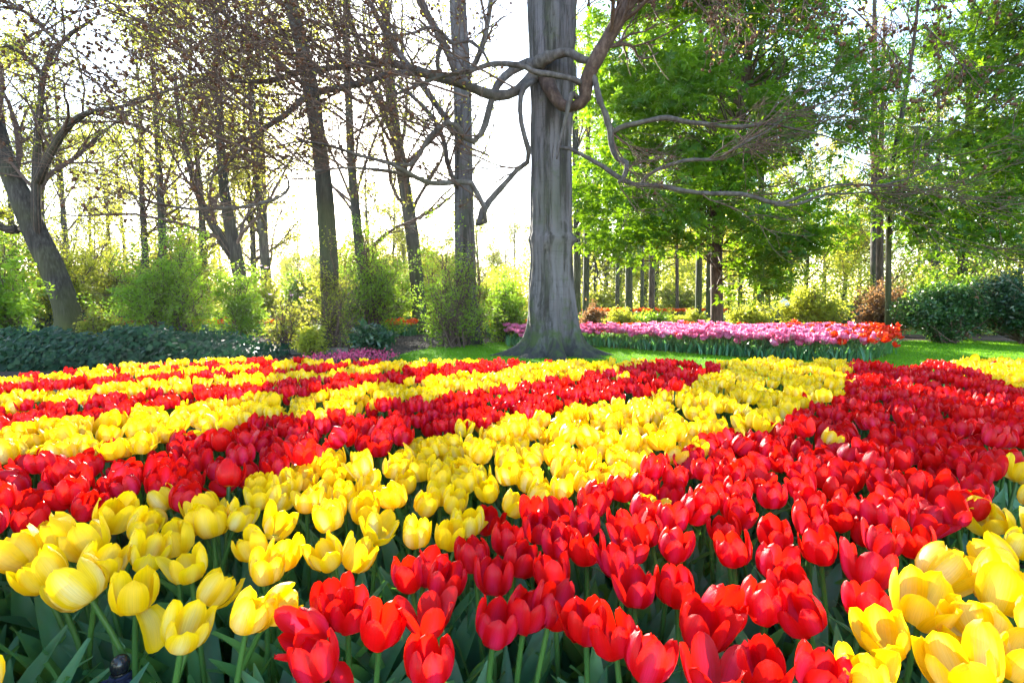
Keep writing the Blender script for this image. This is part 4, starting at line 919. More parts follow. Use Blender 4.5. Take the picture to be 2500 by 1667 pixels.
def clump_tree(name, label, base, pts, trunk_m, clumps, leaf, leaf_fn, per, seed, csize, lsize, twig='brown', group=None, cat='tree', kind_name='crown', flat=.55):
    """a trunk, a branch to every leaf clump, and leaves scattered through the clumps"""
    rg = np.random.default_rng(seed); t = root(name, base, label, cat, group)
    pl = None
    if pts is not None:
        s = smooth_path(pts, 24); pl, rd = s[:, :3], s[:, 3]
        b = MB(); b.tubes(pl, rd * (1 + .35 * np.exp(-np.maximum(0, pl[:, 2] - base[2]) / .2)), 16, True); b.build('trunk', trunk_m, t, base)
    C_ = np.asarray(clumps); n = len(C_)
    bp, br = [], []
    for c in C_:
        if pl is not None:
            zt = base[2] + (c[2] - base[2]) * rg.uniform(.7, 1.02); i = int(np.argmin(np.abs(pl[:, 2] - zt))); a = pl[i]; r0 = min(rd[i] * .35, .022)
        else: a = base + np.array([rg.normal() * .08, rg.normal() * .08, 0]); r0 = .014
        mid = (a + c) / 2 + rg.normal(size=3) * .12 * np.linalg.norm(c - a) + np.array([0, 0, .06 * np.linalg.norm(c - a)])
        bp.append(smooth_path(np.array([a, mid, c]), 10)); br.append(np.linspace(r0, .004, 10))
    bp, br = np.array(bp), np.array(br)
    p2, r2 = spawn(rg, bp, br, 4, .45, 1., (25, 70), (.2, .45), 5, .2, (0, 0, .05), .5, .003, .5)
    tb = MB(); tb.tubes(bp, br, 6); tb.tubes(p2, r2, 3); tb.build('branches', M[twig], t, base)
    N_ = n * per; cs = rg.uniform(csize[0], csize[1], n)
    g = rg.normal(size=(N_, 3)); g = unit(g) * rg.random((N_, 1)) ** .45
    pos = np.repeat(C_, per, 0) + g * np.repeat(cs, per)[:, None] * np.array([1, 1, flat])
    lb = MB(); leaf_fn(lb, rg, pos, lsize); lb.build(kind_name, M[leaf], t, base)
    return t
def ell(rg, n, c, r, shell=.5, zmin=None):
    g = unit(rg.normal(size=(n * 2, 3))) * (shell + (1 - shell) * rg.random((n * 2, 1))) * np.asarray(r) + np.asarray(c)
    if zmin is not None: g = g[g[:, 2] > zmin]
    return g[:n]
rg = np.random.default_rng(77)
b0 = ONG(1752, 11.5)
pts = np.array([[*b0, .135], *[[*P(x, y, 11.5), w / FPX * 11.5 / 2] for x, y, w in ((1750, 720, 28), (1750, 600, 27), (1768, 450, 25), (1805, 300, 22), (1825, 150, 19), (1840, 0, 16), (1850, -200, 10))]])
cl = np.concatenate([ell(rg, 205, (4.45, 11.0, 6.0), (2.95, 2.2, 4.3), .45, 2.5),
                     np.array([P(x, y, d) for x, y, d in ((1420, 470, 9.6), (1450, 520, 9.4), (1480, 560, 9.3), (1520, 585, 9.2), (1430, 545, 9.8), (1560, 600, 9.5), (1600, 560, 9.4), (1650, 570, 9.4), (1680, 570, 9.6), (1850, 620, 9.8), (1830, 690, 10), (1850, 650, 10), (1890, 620, 9.8), (1930, 600, 9.6), (1980, 580, 9.6), (2030, 560, 9.8), (1960, 520, 9.4), (1850, 560, 9.4), (1500, 450, 9.5), (1560, 480, 9.3), (1640, 490, 9.2), (1800, 520, 9.4), (1440, 400, 10.), (1500, 330, 10), (1540, 260, 10.2), (1900, 690, 10.2))])])
clump_tree('chestnut_tree', 'horse chestnut with bright fresh green drooping leaves and dark trunk behind the pink bed', b0, pts, M['brown'], cl, 'chestnut', palmate, 100, 5, (.35, .85), (.09, .19), flat=.8)
b1 = ONG(2352, 13)
pts = np.array([[*b1, .11], *[[*P(x, y, 13), w / FPX * 13 / 2] for x, y, w in ((2350, 650, 20), (2352, 480, 18), (2365, 300, 15), (2372, 100, 12), (2380, -100, 7))]])
cl = np.concatenate([ell(rg, 120, (11.0, 11.0, 5.9), (2.8, 2.2, 3.9), .4, 2.8), np.array([P(x, y, d) for x, y, d in ((2230, 560, 10.5), (2290, 590, 10.5), (2340, 600, 10.6), (2420, 560, 10.6), (2480, 570, 10.5), (2250, 470, 10.2), (2380, 520, 10.3), (2460, 480, 10.2), (2520, 520, 10.4), (2300, 500, 10.4), (2210, 400, 10.5), (2330, 420, 10.4), (2180, 470, 10.4), (2240, 520, 10.3), (2270, 430, 10.3), (2310, 560, 10.2), (2360, 570, 10.1), (2420, 500, 10.), (2480, 420, 10.), (2400, 440, 10.1), (2190, 330, 10.6), (2260, 340, 10.5), (2440, 580, 10.2), (2500, 600, 10.3), (2210, 520, 10.6), (2150, 500, 10.8))])])
clump_tree('chestnut_tree', 'second chestnut with looser green leaves against the sky at the right edge', b1, pts, M['bark'], cl, 'chestnut', palmate, 90, 6, (.35, .85), (.09, .18), flat=.8)
# russet larch
b2 = ONG(2150, 16); pts = np.array([[*b2, .12], *[[*P(x, y, 16), w / FPX * 16 / 2] for x, y, w in ((2148, 600, 15), (2150, 400, 12), (2155, 200, 8), (2160, 40, 4))]])
cl = np.array([P(2150 + rg.normal() * np.interp(y, [60, 420], [25, 65]), y, 16 + rg.normal() * .5) for y in rg.uniform(60, 430, 60)])
clump_tree('larch_tree', 'russet feathery larch seen in the gap between the two chestnuts', b2, pts, M['brown'], cl, 'larch', lambda m_, r_, p_, s_: leaves(m_, r_, p_, s_, .3), 170, 8, (.3, .55), (.03, .08))

# ------------------------------------------------------------------ shrubs
def shrub(name, label, box, d, leaf, seed, n=26, per=160, lsize=(.03, .06), csize=(.2, .4), asp=.55, twig='twig', group=None, depth=.6, cat='shrub', shell=.2, flat=.7, dens=1., clumpy=False, tr=.004):
    x0, x1, yt, yb = box; rg = np.random.default_rng(seed)
    base = ONG((x0 + x1) / 2, d); zt = CAMZ + (735 - yt) / FPX * d; hw = (x1 - x0) / 2 / FPX * d; hz = max(.1, (zt - base[2]) / 2)
    if clumpy:
        sc_ = np.array([max(.05, hw - csize[0] * .8), max(.05, hw * depth), max(.04, hz - csize[0] * .5)])
        cl = ell(rg, int(n * 1.3), base + np.array([0, 0, hz * 1.08]), sc_, shell, base[2] + .02)
        return clump_tree(name, label, base, None, None, cl, leaf, lambda m_, r_, p_, s_: leaves(m_, r_, p_, s_, asp, .6, .2), int(per * 1.4), seed, csize, lsize, twig, group, cat, 'foliage', flat)
    t = root(name, base, label, cat, group); N1 = int(n * .8)
    e = ell(rg, N1, base + np.array([0, 0, hz]), np.array([hw * .8, hw * depth * .8, hz * .92]), .35, base[2] + .05); N1 = len(e)
    e = base + (e - base) * rg.uniform(.62, 1.24, N1)[:, None]
    o = base + np.stack([rg.normal(size=N1) * min(.12, hw * .15), rg.normal(size=N1) * min(.12, hw * .15), np.zeros(N1)], -1)
    mid = o + (e - o) * np.array([.38, .38, .58]) + rg.normal(size=(N1, 3)) * .08 * hz
    L1 = np.stack([smooth_path(np.array([o[i], mid[i], e[i]]), 9) for i in range(N1)]); R1 = np.linspace(max(.010, tr * 3.5), tr * 1.3, 9)[None].repeat(N1, 0)
    ll = hz * .55 + .08
    L2, R2 = spawn(rg, L1, R1, 6, .2, 1., (25, 70), (ll * .5, ll * 1.1), 6, .2, (0, 0, .04), .6, tr, .5, True)
    L3, R3 = spawn(rg, L2, R2, 4, .15, 1., (25, 65), (.35, .8), 4, .22, (0, 0, .02), .7, tr * .7, .6)
    b = MB(); b.tubes(L1, R1, 6); b.tubes(L2, R2, 4); b.tubes(L3, R3, 3); b.build('stem', M[twig], t, base)
    tot = n * per * 1.5 * dens; keep = np.repeat(rg.random(len(L2)) < .62, 4); k3 = max(1, int(round(tot * .8 / max(1, keep.sum()))))
    pos = np.concatenate([along(rg, L3[keep], k3, .1, 1., lsize[1] * .8), along(rg, L2[keep[::4]], max(1, k3), .4, 1., lsize[1])])
    f = MB(); leaves(f, rg, pos, (lsize[0] * 1.25, lsize[1] * 1.3), asp, .7, .1, .2); f.build('foliage', M[leaf], t, base)
    return t
shrub('maple_shrub', 'broad feathery green shrub with dark stems rising behind the ivy hedge', (250, 590, 560, 826), 9.4, 'fresh', 101, 60, 210, (.025, .05), (.16, .34))
shrub('shrub', 'upright yellow-green shrub between the feathery green shrub and the pale trunk', (545, 640, 640, 822), 10, 'fresh', 102, 26, 170, (.03, .06))
shrub('magnolia_shrub', 'thin many-stemmed shrub with sparse olive leaves on the bare soil', (640, 755, 690, 852), 7.9, 'olive', 103, 24, 40, (.025, .05))
shrub('shrub', 'low pale yellow-green leafy shrub at the foot of the trunk before the sun', (725, 790, 790, 852), 7.4, 'spring', 104, 12, 110, (.03, .05), (.1, .18))
shrub('shrub', 'tall twiggy shrub with dark stems and small green leaves behind the rhododendron', (800, 1010, 530, 800), 9.6, 'fresh', 105, 60, 120, (.025, .05))
shrub('shrub', 'leafy stems growing round the lower trunk before the sun', (768, 850, 560, 846), 7.85, 'olive', 118, 20, 80, (.02, .04))
shrub('shrub', 'crooked dark-stemmed little tree with airy green leaves beside the second beech', (1020, 1190, 560, 829), 8.7, 'fresh', 106, 34, 95, (.025, .045))
shrub('shrub', 'green leafy shrub between the second beech and the big beech', (1170, 1300, 660, 826), 9.9, 'fresh', 107, 26, 160, (.03, .06))
shrub('shrub', 'leafy twigs clothing the dark side of the second beech', (1100, 1170, 560, 800), 9.0, 'fresh', 108, 20, 90, (.025, .045), (.12, .22))
shrub('rhododendron_shrub', 'dark glossy rhododendron mound beside the bare brown soil', (852, 962, 790, 860), 6.7, 'rhodo', 109, 26, 70, (.07, .12), (.1, .17), .34, clumpy=True)
shrub('shrub', 'lush green bush at the left edge before the massive leaning trunk', (-120, 95, 620, 846), 9.2, 'fresh', 110, 46, 150, (.04, .08))
shrub('shrub', 'bronze-tinted low bush at the foot of the massive leaning trunk', (185, 300, 745, 838), 9.8, 'olive', 111, 20, 120, (.03, .06))
shrub('shrub', 'yellow-green bush tinged with bronze leaves behind the far end of the pink bed', (1880, 2080, 680, 808), 11.5, 'spring', 112, 46, 170, (.04, .07))
shrub('shrub', 'bronze red-leaved bush beside the slim sapling', (2050, 2240, 690, 812), 12.4, 'redleaf', 113, 40, 140, (.04, .07))
shrub('shrub', 'light green bush between the chestnut trunk and the bronze-tinged bush', (1770, 1900, 730, 806), 12, 'spring', 114, 26, 150, (.04, .07))
shrub('laurel_shrub', 'dark glossy evergreen bush beside the sunlit lawn, nearest the sapling', (2190, 2430, 690, 850), 9.6, 'laurel', 115, 90, 130, (.05, .09), (.18, .3), .42, clumpy=True)
shrub('laurel_shrub', 'dark evergreen bush at the right edge, taller and bluer than its neighbour', (2340, 2700, 665, 852), 9.3, 'rhodo', 116, 110, 130, (.05, .09), (.18, .3), .42, clumpy=True)
shrub('shrub', 'fresh green sprays rising over the dark evergreen bushes at the right', (2230, 2440, 640, 810), 10.4, 'fresh', 119, 26, 90, (.04, .07))
shrub('shrub', 'pale olive bush behind the dark evergreen bushes', (2260, 2480, 620, 760), 13, 'olive', 117, 40, 130, (.04, .08))
for i, (x0, x1, yt, d, lf, lab) in enumerate([(60, 260, 560, 15, 'spring', 'tall yellow-green thicket tree right behind the massive leaning trunk'), (180, 380, 600, 17, 'olive', 'hazy olive thicket between the massive trunk and the feathery shrub'),
    (380, 560, 540, 17, 'spring', 'tall sunlit thicket rising behind the feathery shrub'), (560, 700, 660, 16, 'spring', 'sunlit yellow thicket behind the pale bare trunk'), (690, 800, 655, 15, 'fresh', 'green thicket behind the trunk standing before the sun'),
    (790, 900, 600, 14, 'olive', 'olive thicket around the slim trunk near the sun'), (880, 1010, 640, 16, 'fresh', 'green thicket around the leaning trunk foot'), (1000, 1110, 650, 15.5, 'spring', 'yellow-green thicket left of the smooth second beech'),
    (1150, 1300, 640, 16, 'spring', 'yellow-green thicket filling the gap between the two beeches'), (-150, 60, 480, 13.5, 'fresh', 'tall green thicket at the left edge behind the trunk'),
    (90, 330, 470, 19, 'spring', 'tall hazy yellow-green thicket far behind the massive trunk'), (300, 520, 520, 21, 'spring', 'pale sunlit thicket far behind the feathery shrub'), (820, 960, 530, 13.5, 'olive', 'tall airy olive thicket behind the rhododendron'), (1000, 1100, 560, 18, 'spring', 'tall pale thicket far behind the second beech'),
    (1400, 1560, 690, 26, 'spring', 'far yellow-green thicket right of the beech trunk'), (1560, 1760, 680, 27, 'olive', 'far olive thicket behind the slim woodland trunks'), (2080, 2300, 640, 18, 'olive', 'far pinkish olive thicket behind the sapling')]):
    shrub('thicket_shrub', lab, (x0, x1, yt, 800), d, lf, 160 + i, 44, 150, (.05, .09), tr=.008)
for i, (x0, x1, yt, d, lf, lab) in enumerate([(1405, 1480, 735, 12.5, 'redleaf', 'small reddish bush close behind the beech trunk'), (1470, 1560, 752, 12.6, 'spring', 'low yellow-green bush below the straight smooth grey trunk'),
    (1555, 1640, 758, 12.4, 'fresh', 'low green bush below the brown leaf-wrapped trunk'), (1635, 1740, 756, 12.2, 'spring', 'low yellow-green bush before the dark chestnut trunk'), (1180, 1290, 745, 13, 'spring', 'yellow-green bush behind the pink flowers left of the beech')]):
    shrub('low_shrub', lab, (x0, x1, yt, 800), d, lf, 130 + i, 22, 130, (.035, .06), (.14, .24))

# ivy hedge
def ivy():
    r = np.random.default_rng(55)
    def top(x, y):
        u = np.clip((x + 9.5) / 6.4, 0, 1); e = np.clip((y - 5.7) / .5, 0, 1) * np.clip((8.2 - y) / .8, 0, 1) * np.clip((-3.2 - x) / 1.1, 0, 1)
        return (.32 + .06 * np.sin(x * 2.3) + .05 * np.sin(x * 5.1 + y * 3) + .03 * np.sin(x * 11.3 + y * 7)) * np.sqrt(np.clip(e, 0, 1)) * np.interp(x, [-6, -3], [1.05, .75])
    X, Y = np.meshgrid(np.linspace(-9.5, -2.9, 70), np.linspace(5.6, 8.3, 36)); Z = H(Y) + top(X, Y) * .9 - .03
    base = np.array([-5., 6.5, .116]); t = root('ivy_hedge', base, 'low dark blue-green ivy hedge along the far left edge of the tulip bed', 'hedge')
    mb = MB(); mb.add(np.stack([X, Y, Z], -1).reshape(-1, 3), [grid_faces(36, 70)], rnd=.05); mb.build('dark_inner_mound', M['ivy'], t, base)  # added dark inner mound that blocks the gaps between the leaves
    n = 15000; x = r.uniform(-9.4, -2.9, n); y = np.where(r.random(n) < .6, r.uniform(5.65, 6.4, n), r.uniform(6.2, 8.2, n))
    h = top(x, y); k = h > .02; x, y, h = x[k], y[k], h[k]; n = len(x)
    z = H(y) + h + r.normal(size=n) * .032
    L = r.uniform(.03, .085, n)[:, None]; nn = unit(r.normal(size=(n, 3)) * .5 + np.array([0, -.8, .8])); a = r.normal(size=(n, 3)); a[:, 2] -= .8
    a = unit(a - (a * nn).sum(1, keepdims=True) * nn); s = np.cross(nn, a); p = np.stack([x, y, z], -1)
    V = np.stack([p, p + a * L * .25 + s * L * .5, p + a * L, p + a * L * .25 - s * L * .5], 1)
    lb = MB(); lb.add(V.reshape(-1, 3), [np.arange(n * 4).reshape(n, 4)], rnd=np.repeat(r.random(n), 4)); lb.build('foliage', M['ivy'], t, base)
ivy()
# azalea carpet
def azalea():
    r = np.random.default_rng(56); c = ONG(850, 6.1); t = root('azalea_shrub', c, 'low spreading azalea in dark pink flower before the rhododendron', 'shrub')
    n = 1500; x = c[0] + r.uniform(-.55, .52, n); y = c[1] + r.uniform(-.35, .45, n); z = c[2] + .10 + r.normal(size=n) * .025 + .03 * np.sin(x * 6)
    fb = MB(); leaves(fb, r, np.stack([x, y, z + .02], -1), (.015, .03), .9, .6); fb.build('blossom', M['azalea'], t, c)
    n = 3000; x = c[0] + r.uniform(-.58, .56, n); y = c[1] + r.uniform(-.38, .48, n); z = c[2] + r.uniform(.01, .11, n)
    gb = MB(); leaves(gb, r, np.stack([x, y, z], -1), (.015, .03), .5, .4); gb.build('foliage', M['rhodo'], t, c)
azalea()
# magnolia flowers on the thin shrub
def magnolia():
    r = np.random.default_rng(57)
    for i, (x, y) in enumerate(((660, 720), (688, 714), (712, 722), (735, 728), (752, 748), (735, 705), (768, 768), (636, 650), (650, 655), (758, 735))):
        p = P(x, y, 9.5); mb = MB()
        for j in range(7):
            V, pu, pv = petal(r, .05, .012, .7, nu=3, nv=4); a = j * .9
            mb.add(np.stack([V[:, 0] * math.cos(a) - V[:, 1] * math.sin(a), V[:, 0] * math.sin(a) + V[:, 1] * math.cos(a), V[:, 2]], -1), [grid_faces(4, 3)], rnd=.5)
        yield p, mb
tm = bpy.data.objects.get('magnolia_shrub')
for p, mb in magnolia():
    b = MB(); o = link('blossom', mesh('blossom', np.concatenate(mb.V) + p - np.array(tm.location), [np.concatenate(mb.F)], {'rnd': np.full(mb.n, .5)}), M['lilac'], tm)

# ------------------------------------------------------------------ clipped hedges and flower ribbons beyond
def hedge(x0, x1, d, h, depth, label, leaf, seed, yw=.0):
    r = np.random.default_rng(seed); a = ONG(x0, d); b = ONG(x1, d); c = (a + b) / 2; L = b[0] - a[0]
    t = root('clipped_hedge', c, label, 'hedge', None)
    n = int(L * (h + depth) * 900); f = r.random(n) < h / (h + depth)
    x = r.uniform(a[0], b[0], n); y = np.where(f, d - depth / 2, d + r.uniform(-.5, .5, n) * depth); z = c[2] + np.where(f, r.uniform(0, h, n), h) 
    p = np.stack([x, y, z], -1) + r.normal(size=(n, 3)) * .02
    mb = MB(); leaves(mb, r, p, (.03, .055), .6, .3); mb.build('foliage', M[leaf], t, c)
    cb = MB(); V = np.array([[sx_, sy, sz] for sx_ in (a[0] + .03, b[0] - .03) for sy in (d - depth / 2 + .04, d + depth / 2 - .04) for sz in (c[2], c[2] + h - .04)])
    cb.add(V, [np.array([[0, 1, 3, 2], [4, 6, 7, 5], [0, 4, 5, 1], [2, 3, 7, 6], [1, 5, 7, 3], [0, 2, 6, 4]])], rnd=.1); cb.build('branches', M['rhodo'], t, c)
hedge(925, 1010, 13.5, .42, .5, 'short clipped hedge behind the orange tulips left of the second beech', 'laurel', 201)
hedge(1165, 1235, 13.5, .42, .5, 'short clipped hedge seen between the two beech trunks', 'laurel', 202)
hedge(1400, 1880, 15.5, .40, .6, 'long low clipped hedge behind the pink tulip bed', 'fresh', 203)
hedge(100, 640, 15., .5, .6, 'long dark clipped hedge behind the feathery shrub on the left', 'rhodo', 204)
hedge(1890, 2320, 16.5, .7, .8, 'dark clipped hedge behind the bronze bushes', 'laurel', 205)
def ribbon(name, label, x0, x1, d, dep, col, n, seed, h=.30):
    r = np.random.default_rng(seed); a = ONG(x0, d); b = ONG(x1, d); mb = MB(); ml = MB()
    for i in range(n):
        V, F, A = FARM[col][r.integers(6)]; x = r.uniform(a[0], b[0]); y = d + r.uniform(-dep, dep); z = float(H(y)) + h + r.normal() * .03
        mb.add(V * 1.1 + np.array([x, y, z]), [F], pu=A['pu'], pv=A['pv'], rnd=(A['rnd'] + r.random()) % 1)
        for _ in range(2):
            W, F2, _ = LEAFP[r.integers(12)]; an = r.uniform(0, 6.28); c, q = math.cos(an), math.sin(an)
            ml.add(np.stack([W[:, 0] * c - W[:, 1] * q, W[:, 0] * q + W[:, 1] * c, W[:, 2]], -1) + np.array([x, y, z - h]), F2, rnd=r.random())
    o = tag(mb.build(name, M[col]), label, 'tulips', kind='stuff'); ml.build('foliage', M['tleaf'], o)
ribbon('orange_tulip_ribbon', 'far ribbon of orange tulips before the clipped hedge left of the second beech', 920, 1015, 12.6, .4, 'orange', 160, 301)
ribbon('orange_tulip_ribbon', 'far glimpses of orange tulips behind the feathery shrub on the left', 230, 720, 13.2, .5, 'orange', 420, 302)
ribbon('red_tulip_ribbon', 'thin far ribbon of coral red tulips behind the long low hedge', 1425, 1760, 21, .9, 'orange', 500, 303, .5)
ribbon('orange_tulip_ribbon', 'orange tulips peeping between the two beeches before the lawn beyond', 1190, 1300, 11.8, .4, 'orange', 120, 304)

# ------------------------------------------------------------------ far wood
def far_trees():
    rg = np.random.default_rng(91)
    protos = []
    for k, (lf, hgt) in enumerate((('spring', 13.), ('bud', 11.), ('olive', 12.), ('spring', 8.))):
        base = np.array([0, 0, 0.]); pl = smooth_path(np.array([[0, 0, -.1], [.1, 0, hgt * .4], [-.05, .1, hgt * .75], [.1, 0, hgt]]), 14); rd = np.linspace(.17, .03, 14)
        tb = MB(); tb.tubes(pl, rd, 8); tme = mesh('trunk', np.concatenate(tb.V), tb.F); tme.materials.append(M['bark'])
        L1, R1 = spawn(rg, pl[None], rd[None], 22, .12, 1., (35, 75), (.16, .34), 8, .15, (0, 0, .2), .4, .035, .3)
        L2, R2 = spawn(rg, L1, R1, 6, .2, 1., (25, 60), (.35, .6), 5, .2, (0, 0, .1), .5, .02, .4)
        L3, R3 = spawn(rg, L2, R2, 4, .2, 1., (25, 60), (.35, .7), 4, .2, (0, 0, .05), .5, .014, .5)
        bm_ = MB(); bm_.tubes(L1, R1, 5); bm_.tubes(L2, R2, 3); bm_.tubes(L3, R3, 3); bme = mesh('branches', np.concatenate(bm_.V), [np.concatenate(bm_.F)]); bme.materials.append(M['twig'])
        lb = MB(); leaves(lb, rg, along(rg, L3, (10, 12, 11, 20)[k], .1, 1., .25), (.08, .16), .6, .3)
        lme = mesh('crown', np.concatenate(lb.V), [np.concatenate(lb.F)], {'rnd': np.concatenate(lb.A['rnd'])}); lme.materials.append(M[lf])
        protos.append((tme, bme, lme))
    n = 0; kinds = ['tall pale yellow-green tree', 'thin budding tree', 'thin olive tree', 'shorter yellow-green tree']
    spots = []
    for i in range(84):
        az = -1.0 + 2.0 * (i + rg.uniform(-.3, .3)) / 83; d = rg.choice([19, 24, 30, 38, 48]) + rg.uniform(-2, 2)
        if -.42 < az < .12: d = rg.uniform(46, 60) if rg.random() < .8 else 36.
        elif az >= .12: d = max(d, 31.)           # leave the sun's gap thin
        spots.append((math.tan(az) * d, d))
    spots.sort(key=lambda s: s[0] / s[1])
    for i, (x, d) in enumerate(spots):
        k = int(rg.choice([1, 3, 3, 2])) if x / d > -.42 else int(rg.integers(4)); tme, bme, lme = protos[k]; z = float(H(d))
        u, _ = PX((x, d, 2.)); zone = 'left of the sun' if u < 700 else 'sunward of the big beech' if u < 1290 else 'right of the big beech' if u < 1700 else 'behind the chestnuts'
        s = rg.uniform(.75, 1.15) * (.85 if 650 < u < 1250 else 1.)
        r = root('woodland_tree', (x, d, z), f"{kinds[k]} far back, {ordw(i)} from left, {zone}", 'tree', 'trees of the far wood')
        r.rotation_euler = (0, 0, rg.uniform(0, 6.28)); r.scale = (s, s, s)
        for nm_, me in (('trunk', tme), ('branches', bme), ('crown', lme)):
            o = bpy.data.objects.new(nm_, me); COL.objects.link(o); o.parent = r
far_trees()
# undergrowth mass on the horizon
def undergrowth():
    r = np.random.default_rng(92); mb = MB(); n = 150000
    az = r.uniform(-1.15, 1.15, n); d = r.uniform(24, 60, n); x = np.tan(az) * d
    hm = 2.4 + 1.2 * np.sin(x * .35) * np.cos(d * .3) + .5 * np.sin(x * 1.1)
    z = H(d) + r.random(n) ** .8 * np.maximum(.5, hm) * np.where((az > -.5) & (az < -.05), .7, 1.3)
    leaves(mb, r, np.stack([x, d, z], -1), (.12, .24), .6, .3)
    tag(mb.build('undergrowth', M['spring']), 'hazy yellow-green undergrowth along the far edge of the wood', 'undergrowth', kind='stuff')
undergrowth()

# ------------------------------------------------------------------ post and rope, edging, stake, visitor
def post():
    p = P(293, 1618, .76); g = float(H(p[1])); base = np.array([p[0], p[1], g]); t = root('barrier_post', base, 'black post with egg-shaped knob carrying a dark rope at the bed edge', 'post')
    mb = MB(); prof = [(.0, -.02), (.011, -.02), (.011, p[2] - g - .018), (.013, p[2] - g - .016), (.012, p[2] - g - .013)]
    an = np.linspace(0, 2 * np.pi, 20, endpoint=False)
    def lathe(pr): 
        pr = np.array(pr); return np.stack([pr[:, :1] * np.cos(an), pr[:, :1] * np.sin(an), np.repeat(pr[:, 1:], 20, 1)], -1).reshape(-1, 3) + base, [grid_faces(len(pr), 20, True)]
    mb.add(*lathe(prof)); mb.build('shaft', M['black'], t, base)
    k = MB(); th = np.linspace(0, np.pi, 12); k.add(*lathe([(.0135 * math.sin(a), p[2] - g - .003 - .0165 * math.cos(a)) for a in th])); k.build('knob', M['black'], t, base)
    rp = root('barrier_rope', p, 'dark navy rope tied round the black post low in the bed corner', 'rope')
    mb = MB(); q = [p + np.array([.0, 0, -.024])]
    for side in (-1, 1):
        e = P(60 if side < 0 else 480, 1690, .80 if side < 0 else .76)
        s = p + np.array([side * .010, -.004, -.024]); c = smooth_path(np.array([s, (s + e) / 2 + np.array([0, 0, -.012]), e, e + (e - s) * 1.2 + np.array([0, 0, .02])]), 40)
        for st in range(3):
            ph = np.arange(40) * .9 + st * 2.09; cc = c + np.stack([0 * ph, np.cos(ph) * .0013, np.sin(ph) * .0013], -1); mb.tubes(cc, np.full(40, .0019), 6)
    a2 = np.linspace(0, 4 * np.pi * 1.5, 60); mb.tubes(p + np.stack([np.cos(a2) * .0128, np.sin(a2) * .0128, -.029 + a2 * .0006], -1), np.full(60, .003), 6)
    mb.build('strand', M['rope'], rp, p)
post()
def edging():
    a, b = GND(680, 866), GND(850, 862); mb = MB(); c = (a + b) / 2
    for k, (s, e) in enumerate(((0, .38), (.42, 1.))):
        p = a + (b - a) * s; q = a + (b - a) * e; u = unit(q - p); n = np.array([-u[1], u[0], 0]) * .025
        V = np.array([pp + sg * n + np.array([0, 0, zz]) for pp in (p, q) for sg in (-1, 1) for zz in (-.02, .075 + .01 * k)])
        m_ = MB(); m_.add(V, [np.array([[0, 1, 3, 2], [4, 6, 7, 5], [0, 4, 5, 1], [2, 3, 7, 6], [1, 5, 7, 3], [0, 2, 6, 4]])])
        o = m_.build('timber_edging', M['timber'], None, (p + q) / 2, False); o.location = (p + q) / 2
        tag(o, ['short weathered plank edging the soil behind the far tulips', 'longer weathered plank edging the soil before the azalea'][k], 'edging')
    g = GND(708, 868); t = root('garden_spike', g, 'small thin black marker stake in the soil behind the far tulips', 'stake')
    m_ = MB(); m_.tubes(np.array([g, g + [0, 0, .1], g + [0, 0, .17]]), np.array([.006, .006, .006]), 8, True); m_.build('spike', M['black'], t, g)
    m_ = MB(); m_.tubes(np.array([g + [0, 0, .165], g + [0, 0, .175], g + [0, 0, .19]]), np.array([.02, .022, .012]), 10, True); m_.build('head', M['black'], t, g)
edging()
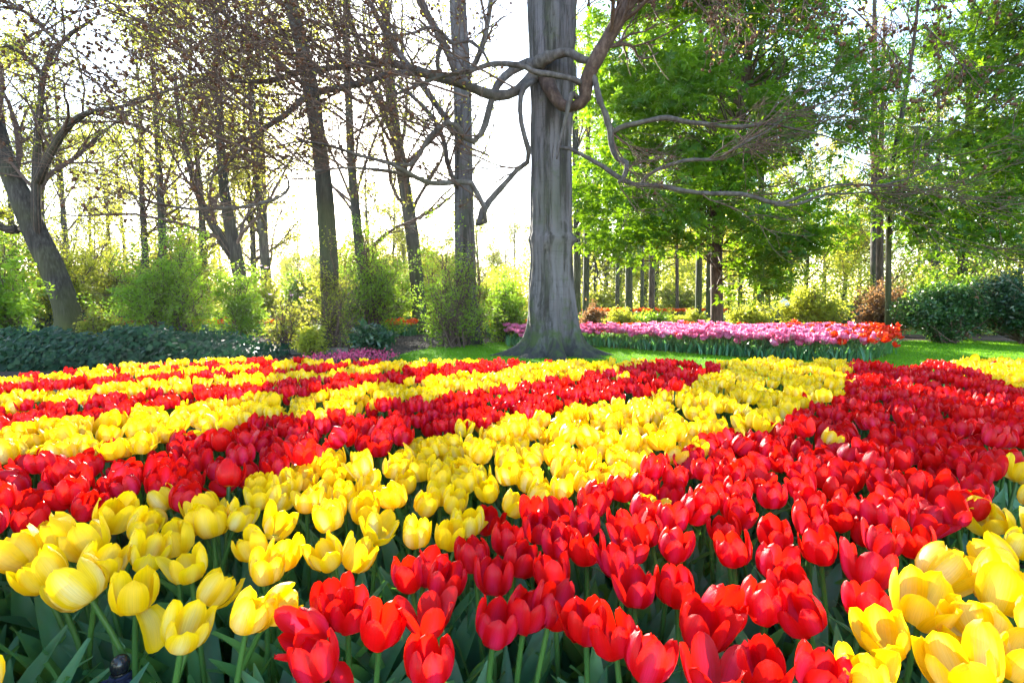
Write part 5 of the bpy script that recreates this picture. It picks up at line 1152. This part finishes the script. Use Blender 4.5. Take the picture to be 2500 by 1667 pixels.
def visitor():
    d = 24.; g = ONG(1914, d); g = g + np.array([0, 0, .0])
    # a seated figure: joints and radii, grown with a skin modifier
    J = {'pel': (0, 0, .42, .15), 'wai': (0, .02, .60, .14), 'che': (0, .0, .80, .16), 'nec': (0, -.01, .96, .06), 'hd1': (0, -.02, 1.05, .085), 'hd2': (0, -.03, 1.16, .085),
         'kl': (-.1, -.42, .46, .075), 'kr': (.1, -.42, .46, .075), 'al': (-.1, -.42, .08, .045), 'ar': (.1, -.42, .08, .045), 'tl': (-.1, -.58, .04, .04), 'tr': (.1, -.58, .04, .04),
         'sl': (-.19, 0, .88, .06), 'sr': (.19, 0, .88, .06), 'el': (-.24, -.1, .66, .045), 'er': (.24, -.1, .66, .045), 'hl': (-.12, -.32, .56, .035), 'hr': (.12, -.32, .56, .035)}
    E = [('pel', 'wai'), ('wai', 'che'), ('che', 'nec'), ('nec', 'hd1'), ('hd1', 'hd2'), ('pel', 'kl'), ('kl', 'al'), ('al', 'tl'), ('pel', 'kr'), ('kr', 'ar'), ('ar', 'tr'), ('che', 'sl'), ('sl', 'el'), ('el', 'hl'), ('che', 'sr'), ('sr', 'er'), ('er', 'hr')]
    ks = list(J); me = bpy.data.meshes.new('person'); me.from_pydata([J[k][:3] for k in ks], [(ks.index(a), ks.index(b)) for a, b in E], [])
    o = link('person', me, M['white']); o.location = g
    md = o.modifiers.new('skin', 'SKIN'); sv = me.skin_vertices[0].data
    for i, k in enumerate(ks): sv[i].radius = (J[k][3],) * 2; sv[i].use_root = (k == 'pel')
    o.modifiers.new('sub', 'SUBSURF').levels = 1; o.modifiers['sub'].render_levels = 1
    tag(o, 'visitor in white sitting far back beyond the hedge', 'person')
    h = MB(); th = np.linspace(0, np.pi * .6, 6); an = np.linspace(0, 2 * np.pi, 12, endpoint=False)
    V = np.stack([np.sin(th)[:, None] * np.cos(an) * .105, np.sin(th)[:, None] * np.sin(an) * .11, np.repeat(np.cos(th)[:, None], 12, 1) * .11], -1).reshape(-1, 3) + np.array([0, -.02, 1.15])
    h.add(V, [grid_faces(6, 12, True)]); h.build('hair', M['hair'], o)
    bx = MB(); 
    for (x0, x1, y0, y1, z0, z1) in ((-1.2, 1.2, -.2, .2, .34, .40), (-1.1, -1.02, -.18, .18, 0, .34), (1.02, 1.1, -.18, .18, 0, .34)):
        V = np.array([[x, y, z] for x in (x0, x1) for y in (y0, y1) for z in (z0, z1)]) + g + np.array([-.6, .05, 0])
        bx.add(V, [np.array([[0, 1, 3, 2], [4, 6, 7, 5], [0, 4, 5, 1], [2, 3, 7, 6], [1, 5, 7, 3], [0, 2, 6, 4]])])
    b = bx.build('bench', M['white'], None, g, False); b.location = g; tag(b, 'long low white bench far back beyond the hedge', 'bench')
visitor()

# ------------------------------------------------------------------ the air
def air():
    m, nt, out = nm('haze'); v = nt.nodes.new('ShaderNodeVolumePrincipled')
    v.inputs['Color'].default_value = (.96, .97, 1., 1); v.inputs['Density'].default_value = .0003; v.inputs['Anisotropy'].default_value = .65
    nt.links.new(v.outputs[0], out.inputs['Volume'])
    b = MB(); V = np.array([[x, y, z] for x in (-420., 420.) for y in (-14., 520.) for z in (-1.2, 18.)])
    b.add(V, [np.array([[0, 1, 3, 2], [4, 6, 7, 5], [0, 4, 5, 1], [2, 3, 7, 6], [1, 5, 7, 3], [0, 2, 6, 4]])])
    tag(b.build('haze', m, smooth=False), kind='stuff')
air()
sc.cycles.volume_bounces = 0
